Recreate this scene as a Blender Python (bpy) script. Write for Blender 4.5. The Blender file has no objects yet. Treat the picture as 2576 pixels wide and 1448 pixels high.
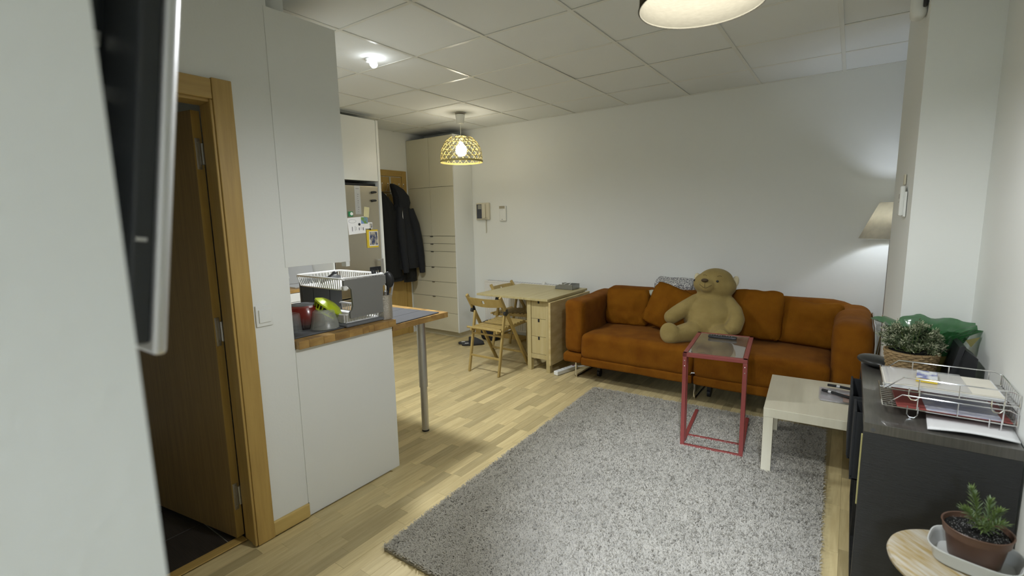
import bpy, bmesh, math, random
import numpy as np
from mathutils import Vector, Matrix, noise
rnd = random.Random(7)
S = bpy.context.scene
COL = S.collection
PI = math.pi

# ------------------------------------------------------------------ camera
def cam_axes(a, b, c):
    ca, sa, cb, sb, cc, sc = math.cos(a), math.sin(a), math.cos(b), math.sin(b), math.cos(c), math.sin(c)
    F = Vector((sa*cb, ca*cb, sb)); R0 = Vector((ca, -sa, 0)); U0 = R0.cross(F)
    return cc*R0+sc*U0, -sc*R0+cc*U0, F
cR, cU, cF = cam_axes(-0.6138, -0.1432, -0.0196)
cam = bpy.data.cameras.new('camera'); cam_o = bpy.data.objects.new('camera', cam); COL.objects.link(cam_o)
m = Matrix.Identity(4)
for i in range(3):
    m[i][0] = cR[i]; m[i][1] = cU[i]; m[i][2] = -cF[i]
m[2][3] = 1.5
cam_o.matrix_world = m
cam.sensor_width = 36.0; cam.lens = 1209.73/2576*36.0; cam.clip_start = 0.02
cam.dof.use_dof = True; cam.dof.focus_distance = 3.6; cam.dof.aperture_fstop = 2.8
S.camera = cam_o
S.view_settings.view_transform = 'Standard'; S.view_settings.look = 'None'
S.view_settings.gamma = 1.0; S.view_settings.use_curve_mapping = False
S.view_settings.exposure = 0.14
# ------------------------------------------------------------------ world and lights
w = bpy.data.worlds.new('world'); S.world = w; w.use_nodes = True
w.node_tree.nodes['Background'].inputs[0].default_value = (0.75, 0.85, 1.0, 1)
w.node_tree.nodes['Background'].inputs[1].default_value = 0.6
def area_light(name, loc, target, sx, sy, power, col):
    l = bpy.data.lights.new(name, 'AREA'); l.shape = 'RECTANGLE'; l.size = sx; l.size_y = sy; l.energy = power; l.color = col
    o = bpy.data.objects.new(name, l); COL.objects.link(o); o.location = loc
    o.rotation_euler = (Vector(target)-Vector(loc)).to_track_quat('-Z', 'Y').to_euler(); return o
def point_light(name, loc, r, power, col):
    l = bpy.data.lights.new(name, 'POINT'); l.shadow_soft_size = r; l.energy = power; l.color = col
    o = bpy.data.objects.new(name, l); COL.objects.link(o); o.location = loc; return o
# daylight falling in from a high window behind the camera, trimmed by the added blocking wall
area_light('daylight', (0.42, -2.95, 2.38), (-0.55, 2.3, 0.0), 0.7, 0.4, 118, (0.82, 0.90, 1.0))
# added unseen spot without fixture, makes the cool bright band on the rug
s2 = bpy.data.lights.new('added_rug_spot', 'SPOT'); s2.energy = 620; s2.color = (0.78, 0.85, 1.0); s2.spot_size = math.radians(25); s2.spot_blend = 0.85; s2.shadow_soft_size = 0.06
s2o = bpy.data.objects.new('added_rug_spot', s2); COL.objects.link(s2o); s2o.location = (0.45, -1.0, 2.52)
s2o.rotation_euler = (Vector((-0.66, 2.10, 0))-Vector((0.45, -1.0, 2.52))).to_track_quat('-Z', 'Y').to_euler()
point_light('drum_bulb_light', (-0.385, 1.49, 2.118), 0.04, 48, (0.97, 0.98, 1.0))
point_light('floor_lamp_bulb_light', (0.245, 4.55, 1.455), 0.03, 10, (0.80, 0.87, 1.0))
sl = bpy.data.lights.new('kitchen_spot_light', 'SPOT'); sl.energy = 150; sl.color = (0.94, 0.97, 1.0); sl.spot_size = math.radians(165); sl.spot_blend = 1.0; sl.shadow_soft_size = 0.14
slo = bpy.data.objects.new('kitchen_spot_light', sl); COL.objects.link(slo); slo.location = (-2.79, 2.322, 2.47)

# ------------------------------------------------------------------ materials
def nodes(name):
    mt = bpy.data.materials.new(name); mt.use_nodes = True; nt = mt.node_tree
    return mt, nt, nt.nodes['Principled BSDF']
def c4(c): return (c[0], c[1], c[2], 1)
def M(name, col, rough=0.5, metal=0.0, var=0.0, vscale=6, stretch=(1,1,1), col2=None, bump=0.0, bscale=60, bstretch=None,
      spec=0.5, objrand=0.0, attr=False, alpha=1.0, trans=0.0, sheen=0.0, coat=0.0, contrast=0.25, ior=1.45, detail=4):
    mt, nt, b = nodes(name); N = nt.nodes; L = nt.links
    b.inputs['Roughness'].default_value = rough; b.inputs['Metallic'].default_value = metal
    b.inputs['Specular IOR Level'].default_value = spec; b.inputs['Alpha'].default_value = alpha
    b.inputs['Transmission Weight'].default_value = trans; b.inputs['Sheen Weight'].default_value = sheen
    b.inputs['Coat Weight'].default_value = coat; b.inputs['IOR'].default_value = ior
    b.inputs['Base Color'].default_value = c4(col)
    tc = N.new('ShaderNodeTexCoord')
    vec = tc.outputs['Object']
    if objrand or attr:
        # shift the pattern per piece so neighbours differ
        ad = N.new('ShaderNodeVectorMath'); ad.operation = 'MULTIPLY_ADD'
        if attr:
            a = N.new('ShaderNodeAttribute'); a.attribute_name = 'piece'; ro = a.outputs['Fac']
        else:
            oi = N.new('ShaderNodeObjectInfo'); ro = oi.outputs['Random']
        cb = N.new('ShaderNodeCombineXYZ')
        for k in range(3): L.new(ro, cb.inputs[k])
        L.new(cb.outputs[0], ad.inputs[0]); ad.inputs[1].default_value = (37, 53, 71); L.new(vec, ad.inputs[2]); vec = ad.outputs[0]
    else: ro = None
    colout = None
    if var or col2:
        mp = N.new('ShaderNodeMapping'); mp.inputs['Scale'].default_value = stretch; L.new(vec, mp.inputs[0])
        nz = N.new('ShaderNodeTexNoise'); nz.inputs['Scale'].default_value = vscale; nz.inputs['Detail'].default_value = detail; L.new(mp.outputs[0], nz.inputs['Vector'])
        rp = N.new('ShaderNodeValToRGB'); rp.color_ramp.elements[0].position = 0.5-contrast; rp.color_ramp.elements[1].position = 0.5+contrast
        c2 = col2 if col2 else tuple(x*(1-var) for x in col)
        rp.color_ramp.elements[0].color = c4(c2); rp.color_ramp.elements[1].color = c4(col)
        L.new(nz.outputs['Fac'], rp.inputs[0]); colout = rp.outputs[0]
    if ro is not None:
        mr = N.new('ShaderNodeMapRange'); mr.inputs['To Min'].default_value = 1-max(objrand, 0.0); mr.inputs['To Max'].default_value = 1+max(objrand, 0.0)*0.6
        L.new(ro, mr.inputs['Value'])
        hv = N.new('ShaderNodeHueSaturation'); L.new(mr.outputs[0], hv.inputs['Value'])
        if colout: L.new(colout, hv.inputs['Color'])
        else: hv.inputs['Color'].default_value = c4(col)
        colout = hv.outputs[0]
    if colout: L.new(colout, b.inputs['Base Color'])
    if bump:
        mp2 = N.new('ShaderNodeMapping'); mp2.inputs['Scale'].default_value = bstretch or (1,1,1); L.new(vec, mp2.inputs[0])
        n2 = N.new('ShaderNodeTexNoise'); n2.inputs['Scale'].default_value = bscale; n2.inputs['Detail'].default_value = 3; L.new(mp2.outputs[0], n2.inputs['Vector'])
        bp = N.new('ShaderNodeBump'); bp.inputs['Strength'].default_value = bump; bp.inputs['Distance'].default_value = 0.01
        L.new(n2.outputs['Fac'], bp.inputs['Height']); L.new(bp.outputs[0], b.inputs['Normal'])
    return mt
def M_thin(name, col, rough=0.6, mix=0.5, tcol=None, var=0.0, vscale=200, stretch=(1,1,1)):
    """woven cloth or film that light shines through"""
    mt = bpy.data.materials.new(name); mt.use_nodes = True; nt = mt.node_tree; N = nt.nodes; L = nt.links
    N.clear(); out = N.new('ShaderNodeOutputMaterial')
    d = N.new('ShaderNodeBsdfDiffuse'); t = N.new('ShaderNodeBsdfTranslucent'); mx = N.new('ShaderNodeMixShader')
    d.inputs[0].default_value = c4(col); t.inputs[0].default_value = c4(tcol or col); mx.inputs[0].default_value = mix
    if var:
        tc = N.new('ShaderNodeTexCoord'); mp = N.new('ShaderNodeMapping'); mp.inputs['Scale'].default_value = stretch
        nz = N.new('ShaderNodeTexNoise'); nz.inputs['Scale'].default_value = vscale; nz.inputs['Detail'].default_value = 3
        L.new(tc.outputs['Object'], mp.inputs[0]); L.new(mp.outputs[0], nz.inputs['Vector'])
        rp = N.new('ShaderNodeValToRGB'); rp.color_ramp.elements[0].position = .3; rp.color_ramp.elements[1].position = .7
        rp.color_ramp.elements[0].color = c4([x*(1-var) for x in col]); rp.color_ramp.elements[1].color = c4(col)
        L.new(nz.outputs['Fac'], rp.inputs[0]); L.new(rp.outputs[0], d.inputs[0]); L.new(rp.outputs[0], t.inputs[0])
    L.new(d.outputs[0], mx.inputs[1]); L.new(t.outputs[0], mx.inputs[2]); L.new(mx.outputs[0], out.inputs[0])
    return mt
def M_emit(name, col, s):
    mt = bpy.data.materials.new(name); mt.use_nodes = True; nt = mt.node_tree; nt.nodes.clear()
    e = nt.nodes.new('ShaderNodeEmission'); e.inputs[0].default_value = c4(col); e.inputs[1].default_value = s
    o = nt.nodes.new('ShaderNodeOutputMaterial'); nt.links.new(e.outputs[0], o.inputs[0]); return mt
def M_sheet(name, col, opac, rough=0.1, var=0.0, refl=0.0):
    """clear plastic or glass sheet: mostly see-through with a glossy surface"""
    mt = bpy.data.materials.new(name); mt.use_nodes = True; nt = mt.node_tree; N = nt.nodes; L = nt.links
    N.clear(); out = N.new('ShaderNodeOutputMaterial')
    tr = N.new('ShaderNodeBsdfTransparent'); tr.inputs[0].default_value = c4([1-(1-x)*0.55 for x in col])
    d = N.new('ShaderNodeBsdfDiffuse'); d.inputs[0].default_value = c4(col)
    tl = N.new('ShaderNodeBsdfTranslucent'); tl.inputs[0].default_value = c4(col); dm = N.new('ShaderNodeMixShader'); dm.inputs[0].default_value = .4
    L.new(d.outputs[0], dm.inputs[1]); L.new(tl.outputs[0], dm.inputs[2])
    g = N.new('ShaderNodeBsdfGlossy'); g.inputs['Roughness'].default_value = rough
    m1 = N.new('ShaderNodeMixShader'); m1.inputs[0].default_value = opac; L.new(tr.outputs[0], m1.inputs[1]); L.new(dm.outputs[0], m1.inputs[2])
    fr = N.new('ShaderNodeLayerWeight'); pw = N.new('ShaderNodeMath'); pw.operation = 'POWER'; L.new(fr.outputs['Facing'], pw.inputs[0]); pw.inputs[1].default_value = 4.0
    m2 = N.new('ShaderNodeMixShader'); ma = N.new('ShaderNodeMath'); ma.operation = 'MULTIPLY_ADD'; ma.use_clamp = True; L.new(pw.outputs[0], ma.inputs[0]); ma.inputs[1].default_value = 0.6; ma.inputs[2].default_value = refl+0.04; L.new(ma.outputs[0], m2.inputs[0]); L.new(m1.outputs[0], m2.inputs[1]); L.new(g.outputs[0], m2.inputs[2])
    L.new(m2.outputs[0], out.inputs[0]); return mt

wall_m   = M('wall_paint', (0.80, 0.82, 0.79), 0.85, bump=0.04, bscale=90, spec=0.2)
ceil_m   = M('ceiling_tile', (0.80, 0.83, 0.82), 0.9, var=0.04, vscale=300, bump=0.05, bscale=400, spec=0.1)
bar_m    = M('grid_bar', (0.74, 0.75, 0.70), 0.3)
plank_p  = dict(col=(0.66, 0.55, 0.29), col2=(0.54, 0.43, 0.21), rough=0.42, vscale=7, stretch=(9, 0.8, 1), bump=0.02, bscale=40, bstretch=(10, 1, 1), contrast=0.2)
plank_m  = M('laminate', objrand=0.27, **plank_p)
plank_a  = M('laminate_far', objrand=0.17, attr=True, **plank_p)
white_m  = M('white_foil', (0.80, 0.82, 0.79), 0.35)
white2_m = M('white_matt', (0.80, 0.82, 0.79), 0.6)
ward_m   = M('cream_foil', (0.64, 0.61, 0.465), 0.4)
oak_m    = M('oak', (0.50, 0.34, 0.105), 0.45, col2=(0.38, 0.245, 0.07), vscale=5, stretch=(14, 14, 0.9), bump=0.04, bscale=60, bstretch=(12, 12, 1), contrast=0.3)
oakh_m   = M('oak_across', (0.50, 0.34, 0.105), 0.45, col2=(0.38, 0.245, 0.07), vscale=5, stretch=(14, 0.9, 14), bump=0.04, bscale=60, bstretch=(12, 1, 12), contrast=0.3)
leaf_m   = M('oak_leaf_shaded', (0.33, 0.22, 0.08), 0.45, col2=(0.20, 0.13, 0.05), vscale=6, stretch=(16, 16, 0.6), bump=0.04, bscale=60, bstretch=(12, 12, 1), contrast=0.3)  # same oak, darkened: the open leaf's shade is put into its colour
pine_m   = M('pine', (0.62, 0.46, 0.17), 0.4, col2=(0.52, 0.37, 0.12), vscale=4, stretch=(6, 1, 10))
birch_m  = M('birch', (0.55, 0.47, 0.25), 0.45, col2=(0.48, 0.39, 0.18), vscale=4, stretch=(8, 8, 0.8), objrand=0.07)
birchh_m = M('birch_top', (0.50, 0.435, 0.235), 0.42, col2=(0.42, 0.35, 0.16), vscale=3, stretch=(14, 1, 1))
chair_m  = M('beech', (0.44, 0.325, 0.12), 0.45, col2=(0.37, 0.265, 0.085), vscale=6, stretch=(6, 6, 0.8))
butch_m  = M('butcher_block', (0.52, 0.33, 0.11), 0.4, col2=(0.27, 0.15, 0.05), vscale=4, stretch=(6, 2.5, 6), contrast=0.2, objrand=0.2)
rug_m    = M_thin('rug_pile', (0.56, 0.535, 0.465), mix=0.35, var=0.12, vscale=5)
rugb_m   = M('rug_backing', (0.40, 0.38, 0.33), 0.95, var=0.15, vscale=60)
sofa_m   = M('orange_chenille', (0.225, 0.085, 0.007), 0.9, col2=(0.155, 0.050, 0.004), vscale=9, stretch=(1, 1, 1), bump=0.35, bscale=70, bstretch=(4, 4, 0.5), sheen=0.02, spec=0.08)
cush_m   = M('orange_weave', (0.215, 0.085, 0.007), 0.9, col2=(0.165, 0.057, 0.005), vscale=8, bump=0.35, bscale=70, bstretch=(4, 4, 0.5), sheen=0.0, spec=0.05)
bear_m   = M('bear_plush', (0.33, 0.25, 0.095), 0.95, col2=(0.25, 0.185, 0.065), vscale=9, bump=0.25, bscale=120, sheen=0.1, spec=0.1)
dark_m   = M('near_black', (0.012, 0.013, 0.014), 0.6)
blk_m    = M('black_plastic', (0.018, 0.019, 0.021), 0.35)
tv_m     = M('tv_back_plastic', (0.030, 0.034, 0.038), 0.45)
shelf_m  = M('black_brown_veneer', (0.020, 0.021, 0.022), 0.42, var=0.3, vscale=8, stretch=(1.2, 1.2, 20), bump=0.25, bscale=30, bstretch=(1, 1, 30))
shelft_m = M('black_brown_top', (0.085, 0.080, 0.070), 0.3, var=0.45, vscale=8, stretch=(20, 1, 1), bump=0.10, bscale=30, bstretch=(30, 1, 1), spec=0.8, coat=0.3)
chrome_m = M('chrome', (0.80, 0.80, 0.80), 0.12, 1.0)
steel_m  = M('brushed_steel', (0.60, 0.56, 0.47), 0.30, 1.0, bump=0.02, bscale=40, bstretch=(1, 1, 30))
silver_m = M('silver_paint', (0.62, 0.63, 0.64), 0.35, 0.7)
alu_m    = M('satin_aluminium', (0.55, 0.55, 0.55), 0.38, 0.9)
red_m    = M('red_metal', (0.25, 0.055, 0.048), 0.42)
lack_m   = M('pale_birch_foil', (0.72, 0.68, 0.53), 0.4, col2=(0.66, 0.62, 0.47), vscale=3, stretch=(12, 1, 1))
tile_m   = M('dark_striped_tile', (0.045, 0.037, 0.030), 0.4, col2=(0.022, 0.019, 0.016), vscale=10, stretch=(0.7, 45, 1), contrast=0.12)
grout_m  = M('grout', (0.5, 0.46, 0.38), 0.8)
coat1_m  = M('black_cloth', (0.008, 0.009, 0.009), 0.9, bump=0.2, bscale=50)
coat2_m  = M('navy_cloth', (0.014, 0.016, 0.020), 0.9, bump=0.3, bscale=60)
grey_m   = M('grey_mat', (0.085, 0.087, 0.092), 0.8, bump=0.2, bscale=200)
rackg_m  = M('rack_grey', (0.20, 0.20, 0.19), 0.45, bump=0.1, bscale=60, bstretch=(1, 6, 1))
rackd_m  = M('rack_dark_grey', (0.15, 0.157, 0.165), 0.5)
rackw_m  = M('rack_white', (0.78, 0.78, 0.76), 0.3)
lime_m   = M('lime_plastic', (0.50, 0.62, 0.02), 0.35)
frost_m  = M_sheet('frosted_plastic', (0.95, 0.97, 0.92), 0.22, 0.3)
glass_m  = M_sheet('clear_glass', (0.9, 0.92, 0.92), 0.08, 0.03)
tglass_m = M_sheet('table_glass', (0.80, 0.76, 0.70), 0.22, 0.02, refl=0.30)
green_m  = M_sheet('green_cellophane', (0.045, 0.20, 0.065), 0.72, 0.12)
clear_m  = M_sheet('clear_plastic', (0.95, 0.95, 0.97), 0.25, 0.2)
shade_m  = M_thin('drum_linen', (0.055, 0.050, 0.036), mix=0.5, var=0.15, vscale=60, stretch=(1, 1, 6))
lsh_m    = M_thin('lamp_parchment', (0.80, 0.76, 0.64), mix=0.20, var=0.12, vscale=25)
bam_m    = M('bamboo_strip', (0.50, 0.42, 0.15), 0.5)
bulb_m   = M_emit('bulb_glow', (1.0, 0.90, 0.72), 36)
bulbc_m  = M_emit('bulb_cool', (0.92, 0.96, 1.0), 25)
pot_m    = M('terracotta_plastic', (0.125, 0.068, 0.045), 0.38)
soil_m   = M('soil', (0.010, 0.009, 0.008), 0.95, var=0.6, vscale=60, bump=0.8, bscale=120)
rose_m   = M('rosemary', (0.20, 0.29, 0.085), 0.6, var=0.4, vscale=12, attr=False)
rosel_m  = M('rosemary_pale', (0.30, 0.40, 0.24), 0.6)
stool_m  = M('washed_wood', (0.55, 0.52, 0.44), 0.6, col2=(0.40, 0.29, 0.11), vscale=11, stretch=(7, 1.0, 7), contrast=0.16, bump=0.1, bscale=40, bstretch=(9, 1, 9))
stoolw_m = M('stool_white', (0.7, 0.69, 0.65), 0.5)
wick_m   = M('wicker', (0.36, 0.25, 0.12), 0.7, var=0.35, vscale=30)
fol_m    = M('variegated_green', (0.10, 0.135, 0.06), 0.6, var=0.4, vscale=30)
fol2_m   = M('variegated_cream', (0.36, 0.38, 0.25), 0.6)
paper_m  = M('paper_white', (0.80, 0.81, 0.82), 0.7)
paperb_m = M('paper_cream', (0.78, 0.75, 0.66), 0.7)
redp_m   = M('red_folder', (0.30, 0.07, 0.06), 0.5)
bluep_m  = M('printed_blue_sheet', (0.40, 0.42, 0.55), 0.5, col2=(0.62, 0.62, 0.66), vscale=30, stretch=(1, 4, 1), contrast=0.1)
yel_m    = M('yellow_card', (0.65, 0.48, 0.04), 0.5)
yelp_m   = M('yellow_paper', (0.62, 0.58, 0.25), 0.6)
lav_m    = M('radiator_white', (0.80, 0.79, 0.74), 0.4)
ivory_m  = M('ivory_plastic', (0.66, 0.62, 0.48), 0.45)
blanket_m= M('speckled_blanket', (0.72, 0.72, 0.69), 0.95, col2=(0.12, 0.12, 0.14), vscale=110, contrast=0.06, bump=0.3, bscale=120)
redpot_m = M('red_enamel', (0.16, 0.010, 0.007), 0.2, coat=0.4)
_nt = redpot_m.node_tree; _tc = _nt.nodes.new('ShaderNodeTexCoord'); _sx = _nt.nodes.new('ShaderNodeSeparateXYZ'); _rp = _nt.nodes.new('ShaderNodeValToRGB')
_nt.links.new(_tc.outputs['Generated'], _sx.inputs[0]); _nt.links.new(_sx.outputs[2], _rp.inputs[0]); _nt.links.new(_rp.outputs[0], _nt.nodes['Principled BSDF'].inputs['Base Color'])
_rp.color_ramp.elements[0].position = 0.12; _rp.color_ramp.elements[0].color = (0.012, 0.006, 0.006, 1); _rp.color_ramp.elements[1].position = 0.62; _rp.color_ramp.elements[1].color = (0.17, 0.012, 0.008, 1)
potgrey_m= M('pot_base_grey', (0.10, 0.105, 0.11), 0.5)
nose_m   = M('bear_nose', (0.07, 0.045, 0.02), 0.7)
stitch_m = M('bear_stitch', (0.10, 0.065, 0.025), 0.9)
beare_m  = M('ear_lining', (0.66, 0.60, 0.40), 0.9)
pebble_m = M('smooth_black_case', (0.025, 0.026, 0.025), 0.32)
mesh_m   = M('steel_mesh_tray', (0.30, 0.31, 0.30), 0.35, 0.8)
reed_m   = M('dried_reed', (0.42, 0.30, 0.12), 0.7, var=0.4, vscale=20, stretch=(8, 8, 1))
foto_m   = M('landscape_photo', (0.18, 0.30, 0.62), 0.4, col2=(0.16, 0.30, 0.08), vscale=14, contrast=0.05)
foto2_m  = M('busy_photo', (0.45, 0.42, 0.34), 0.35, col2=(0.04, 0.06, 0.14), vscale=22, stretch=(1, 2.5, 1), contrast=0.07)
greenp_m = M('green_plastic', (0.03, 0.22, 0.09), 0.4)
note_m   = M('yellow_note', (0.62, 0.58, 0.34), 0.7)
ink_m    = M('ink_grey', (0.25, 0.25, 0.28), 0.7)
cork_m   = M('cream_rubber', (0.72, 0.68, 0.52), 0.5)

# ------------------------------------------------------------------ helpers
ROOTM = {}
def tag(o, label, cat, group=None, kind=None):
    if label: o['label'] = label
    if cat: o['category'] = cat
    if group: o['group'] = group
    if kind: o['kind'] = kind
    return o
def thing(name, label, cat, loc=(0,0,0), rz=0.0, group=None, kind=None):
    o = bpy.data.objects.new(name, None); COL.objects.link(o); o.empty_display_size = 0.05
    o.location = loc; o.rotation_euler = (0, 0, rz)
    ROOTM[o] = Matrix.Translation(loc) @ Matrix.Rotation(rz, 4, 'Z')
    return tag(o, label, cat, group, kind)
def rot(ax=(0,0,1), a=0.0): return Matrix.Rotation(a, 3, Vector(ax))
def eul(x=0, y=0, z=0): return (Matrix.Rotation(z,3,'Z') @ Matrix.Rotation(y,3,'Y') @ Matrix.Rotation(x,3,'X'))
class MB:
    """collects shapes into ONE mesh"""
    def __init__(s): s.bm = bmesh.new()
    def box(s, c, d, r=None, bev=0.0, seg=2):
        b = bmesh.new(); bmesh.ops.create_cube(b, size=1.0)
        for v in b.verts: v.co = Vector((v.co.x*d[0], v.co.y*d[1], v.co.z*d[2]))
        if bev > 0: bmesh.ops.bevel(b, geom=b.edges[:], offset=min(bev, min(d)*0.45), segments=seg, profile=0.5, affect='EDGES')
        return s._add(b, c, r)
    def bb(s, x0, x1, y0, y1, z0, z1, bev=0.0, seg=2):
        return s.box(((x0+x1)/2, (y0+y1)/2, (z0+z1)/2), (x1-x0, y1-y0, z1-z0), None, bev, seg)
    def _add(s, b, c=(0,0,0), r=None):
        c = Vector(c)
        for v in b.verts: v.co = (r @ v.co if r else v.co) + c
        t = bpy.data.meshes.new('t'); b.to_mesh(t); b.free(); s.bm.from_mesh(t); bpy.data.meshes.remove(t); return s
    def sph(s, c, rad, r=None, u=20, v=12):
        b = bmesh.new(); bmesh.ops.create_uvsphere(b, u_segments=u, v_segments=v, radius=1.0)
        for q in b.verts: q.co = Vector((q.co.x*rad[0], q.co.y*rad[1], q.co.z*rad[2]))
        return s._add(b, c, r)
    def cyl(s, p0, p1, r0, r1=None, n=16, cap=True):
        if r1 is None: r1 = r0
        p0, p1 = Vector(p0), Vector(p1); d = p1-p0; q = d.to_track_quat('Z', 'Y').to_matrix()
        b = bmesh.new(); bmesh.ops.create_cone(b, cap_ends=cap, segments=n, radius1=r0, radius2=r1, depth=d.length)
        return s._add(b, (p0+p1)/2, q)
    def bar(s, p0, p1, wx, wy, up=(0,0,1), bev=0.0):
        """rectangular bar from p0 to p1"""
        p0, p1 = Vector(p0), Vector(p1); d = (p1-p0); z = d.normalized(); x = Vector(up).cross(z)
        if x.length < 1e-4: x = Vector((1,0,0))
        x.normalize(); y = z.cross(x); q = Matrix((x, y, z)).transposed()
        return s.box((p0+p1)/2, (wx, wy, d.length), q, bev)
    def tube(s, pts, r, n=8, closed=False, cap=True):
        pts = [Vector(p) for p in pts]; N = len(pts); rings = []; bm = s.bm; prev = None
        for i, p in enumerate(pts):
            if closed: t = pts[(i+1) % N]-pts[i-1]
            else: t = pts[min(i+1, N-1)]-pts[max(i-1, 0)]
            t.normalize()
            if prev is None: x = t.orthogonal().normalized()
            else:
                x = prev-t*prev.dot(t)
                x = x.normalized() if x.length > 1e-6 else t.orthogonal().normalized()
            prev = x; y = t.cross(x); rr = r[i] if isinstance(r, (list, tuple)) else r
            rings.append([bm.verts.new(p+(x*math.cos(2*PI*k/n)+y*math.sin(2*PI*k/n))*rr) for k in range(n)])
        for i in range(N if closed else N-1):
            a, b = rings[i], rings[(i+1) % N]
            for k in range(n): bm.faces.new((a[k], a[(k+1) % n], b[(k+1) % n], b[k]))
        if not closed and cap:
            bm.faces.new(rings[0][::-1]); bm.faces.new(rings[-1])
        return s
    def lathe(s, prof, c=(0,0,0), n=32, r=None):
        """profile list of (radius, z)"""
        b = bmesh.new(); rings = []
        for (rad, z) in prof:
            if rad < 1e-5: rings.append([b.verts.new((0,0,z))])
            else: rings.append([b.verts.new((rad*math.cos(2*PI*k/n), rad*math.sin(2*PI*k/n), z)) for k in range(n)])
        for A, B in zip(rings, rings[1:]):
            for k in range(n):
                k2 = (k+1) % n
                if len(A) == 1 and len(B) == 1: continue
                if len(A) == 1: b.faces.new((A[0], B[k2], B[k]))
                elif len(B) == 1: b.faces.new((A[k], A[k2], B[0]))
                else: b.faces.new((A[k], A[k2], B[k2], B[k]))
        return s._add(b, c, r)
    def prism(s, poly, axis, a0, a1):
        """extrude a 2D polygon along an axis: 'x' poly=(y,z), 'y' poly=(x,z), 'z' poly=(x,y)"""
        f = {'x': lambda p, a: (a, p[0], p[1]), 'y': lambda p, a: (p[0], a, p[1]), 'z': lambda p, a: (p[0], p[1], a)}[axis]
        bm = s.bm; A = [bm.verts.new(f(p, a0)) for p in poly]; B = [bm.verts.new(f(p, a1)) for p in poly]; n = len(poly)
        bm.faces.new(A[::-1]); bm.faces.new(B)
        for i in range(n): bm.faces.new((A[i], A[(i+1) % n], B[(i+1) % n], B[i]))
        bmesh.ops.recalc_face_normals(bm, faces=bm.faces[:]); return s
    def soft(s, c, d, rad, n=10, r=None, amp=0.0, fr=4.0, seed=0, fn=None):
        """rounded, slightly lumpy box (upholstery)"""
        b = bmesh.new(); bmesh.ops.create_cube(b, size=2.0); bmesh.ops.subdivide_edges(b, edges=b.edges[:], cuts=n, use_grid_fill=True)
        h = Vector(d)/2
        inn = Vector([max(x-rad, 0.0) for x in h])
        for v in b.verts:
            # concentrate rows near the rounded edges
            p = Vector([math.copysign(abs(x)**0.75, x)*hh for x, hh in zip(v.co, h)])
            q = Vector([max(-i, min(i, x)) for x, i in zip(p, inn)]); dd = p-q
            p = q+dd.normalized()*rad if dd.length > 1e-9 else p
            if amp: p = p + p.normalized()*amp*noise.noise(Vector((p.x*fr+seed*7.1, p.y*fr, p.z*fr)))
            v.co = fn(p) if fn else p
        return s._add(b, c, r)
    def pillow(s, c, wdt, hgt, th, r=None, seed=0, n=26, wr=0.006, sag=0.0):
        """square cushion standing in its local XZ plane, thickness along Y"""
        b = bmesh.new(); G = {}
        for side in (-1, 1):
            for i in range(n+1):
                for j in range(n+1):
                    u = -1+2*i/n; v = -1+2*j/n
                    edge = (i in (0, n) or j in (0, n))
                    if edge and side == 1: G[side, i, j] = G[-1, i, j]; continue
                    pin = 1-0.035*(1-v*v)*abs(u)**3-0.11*abs(v)**7; pin2 = 1-0.035*(1-u*u)*abs(v)**3-0.11*abs(u)**7
                    x = u*wdt/2*pin; z = v*hgt/2*pin2 - sag*(1-v)*0
                    t = ((1-u*u)*(1-v*v))**0.42*th/2 if not edge else 0.0
                    wv = wr*noise.noise(Vector((u*2.5+seed, v*2.5, side*2)))*2.4 + wr*1.1*noise.noise(Vector((u*8+seed, v*2.2, side))) + wr*1.2*(abs(u)**4+abs(v)**4)*math.sin((u+v*0.6)*13+seed)
                    y = side*t + (wv if not edge else 0)
                    z2 = z + (0.012*noise.noise(Vector((u*2.2+seed*3, 1, 0))) if edge else 0)
                    x2 = x + (0.010*noise.noise(Vector((v*4+seed*3, 5, 0))) if edge else 0)
                    if sag:
                        y += -sag*0.35*math.sin((v+1)*5.5)*(1-u*u)*(v > -0.3); z2 -= sag*(v > 0)*v*(1-abs(u-0.2))
                    G[side, i, j] = b.verts.new((x2, y, z2))
            for i in range(n):
                for j in range(n):
                    q = [G[side, i, j], G[side, i+1, j], G[side, i+1, j+1], G[side, i, j+1]]
                    b.faces.new(q if side == -1 else q[::-1])
        return s._add(b, c, r)
    def loft(s, secs, n=28, fold=0.0, freq=9, seed=0):
        """secs: (z, cx, cy, hx, hy) stacked ellipses with cloth folds"""
        bm = s.bm; R = []
        for (z, cx, cy, hx, hy) in secs:
            ring = []
            for k in range(n):
                a = 2*PI*k/n; f = 1+fold*math.sin(freq*a+seed+z*2)+fold*0.6*math.sin(freq*1.7*a+seed*2-z*3)
                ring.append(bm.verts.new((cx+hx*math.cos(a)*f, cy+hy*math.sin(a)*f, z)))
            R.append(ring)
        for A, B in zip(R, R[1:]):
            for k in range(n): bm.faces.new((A[k], A[(k+1) % n], B[(k+1) % n], B[k]))
        bm.faces.new(R[0][::-1]); bm.faces.new(R[-1]); return s
    def mesh(s, name, smooth=False, ang=35):
        bmesh.ops.recalc_face_normals(s.bm, faces=s.bm.faces[:]) if smooth else None
        me = bpy.data.meshes.new(name); s.bm.to_mesh(me); s.bm.free()
        if smooth:
            me.shade_smooth()
            try: me.set_sharp_from_angle(angle=math.radians(ang))
            except Exception: pass
        return me
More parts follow.
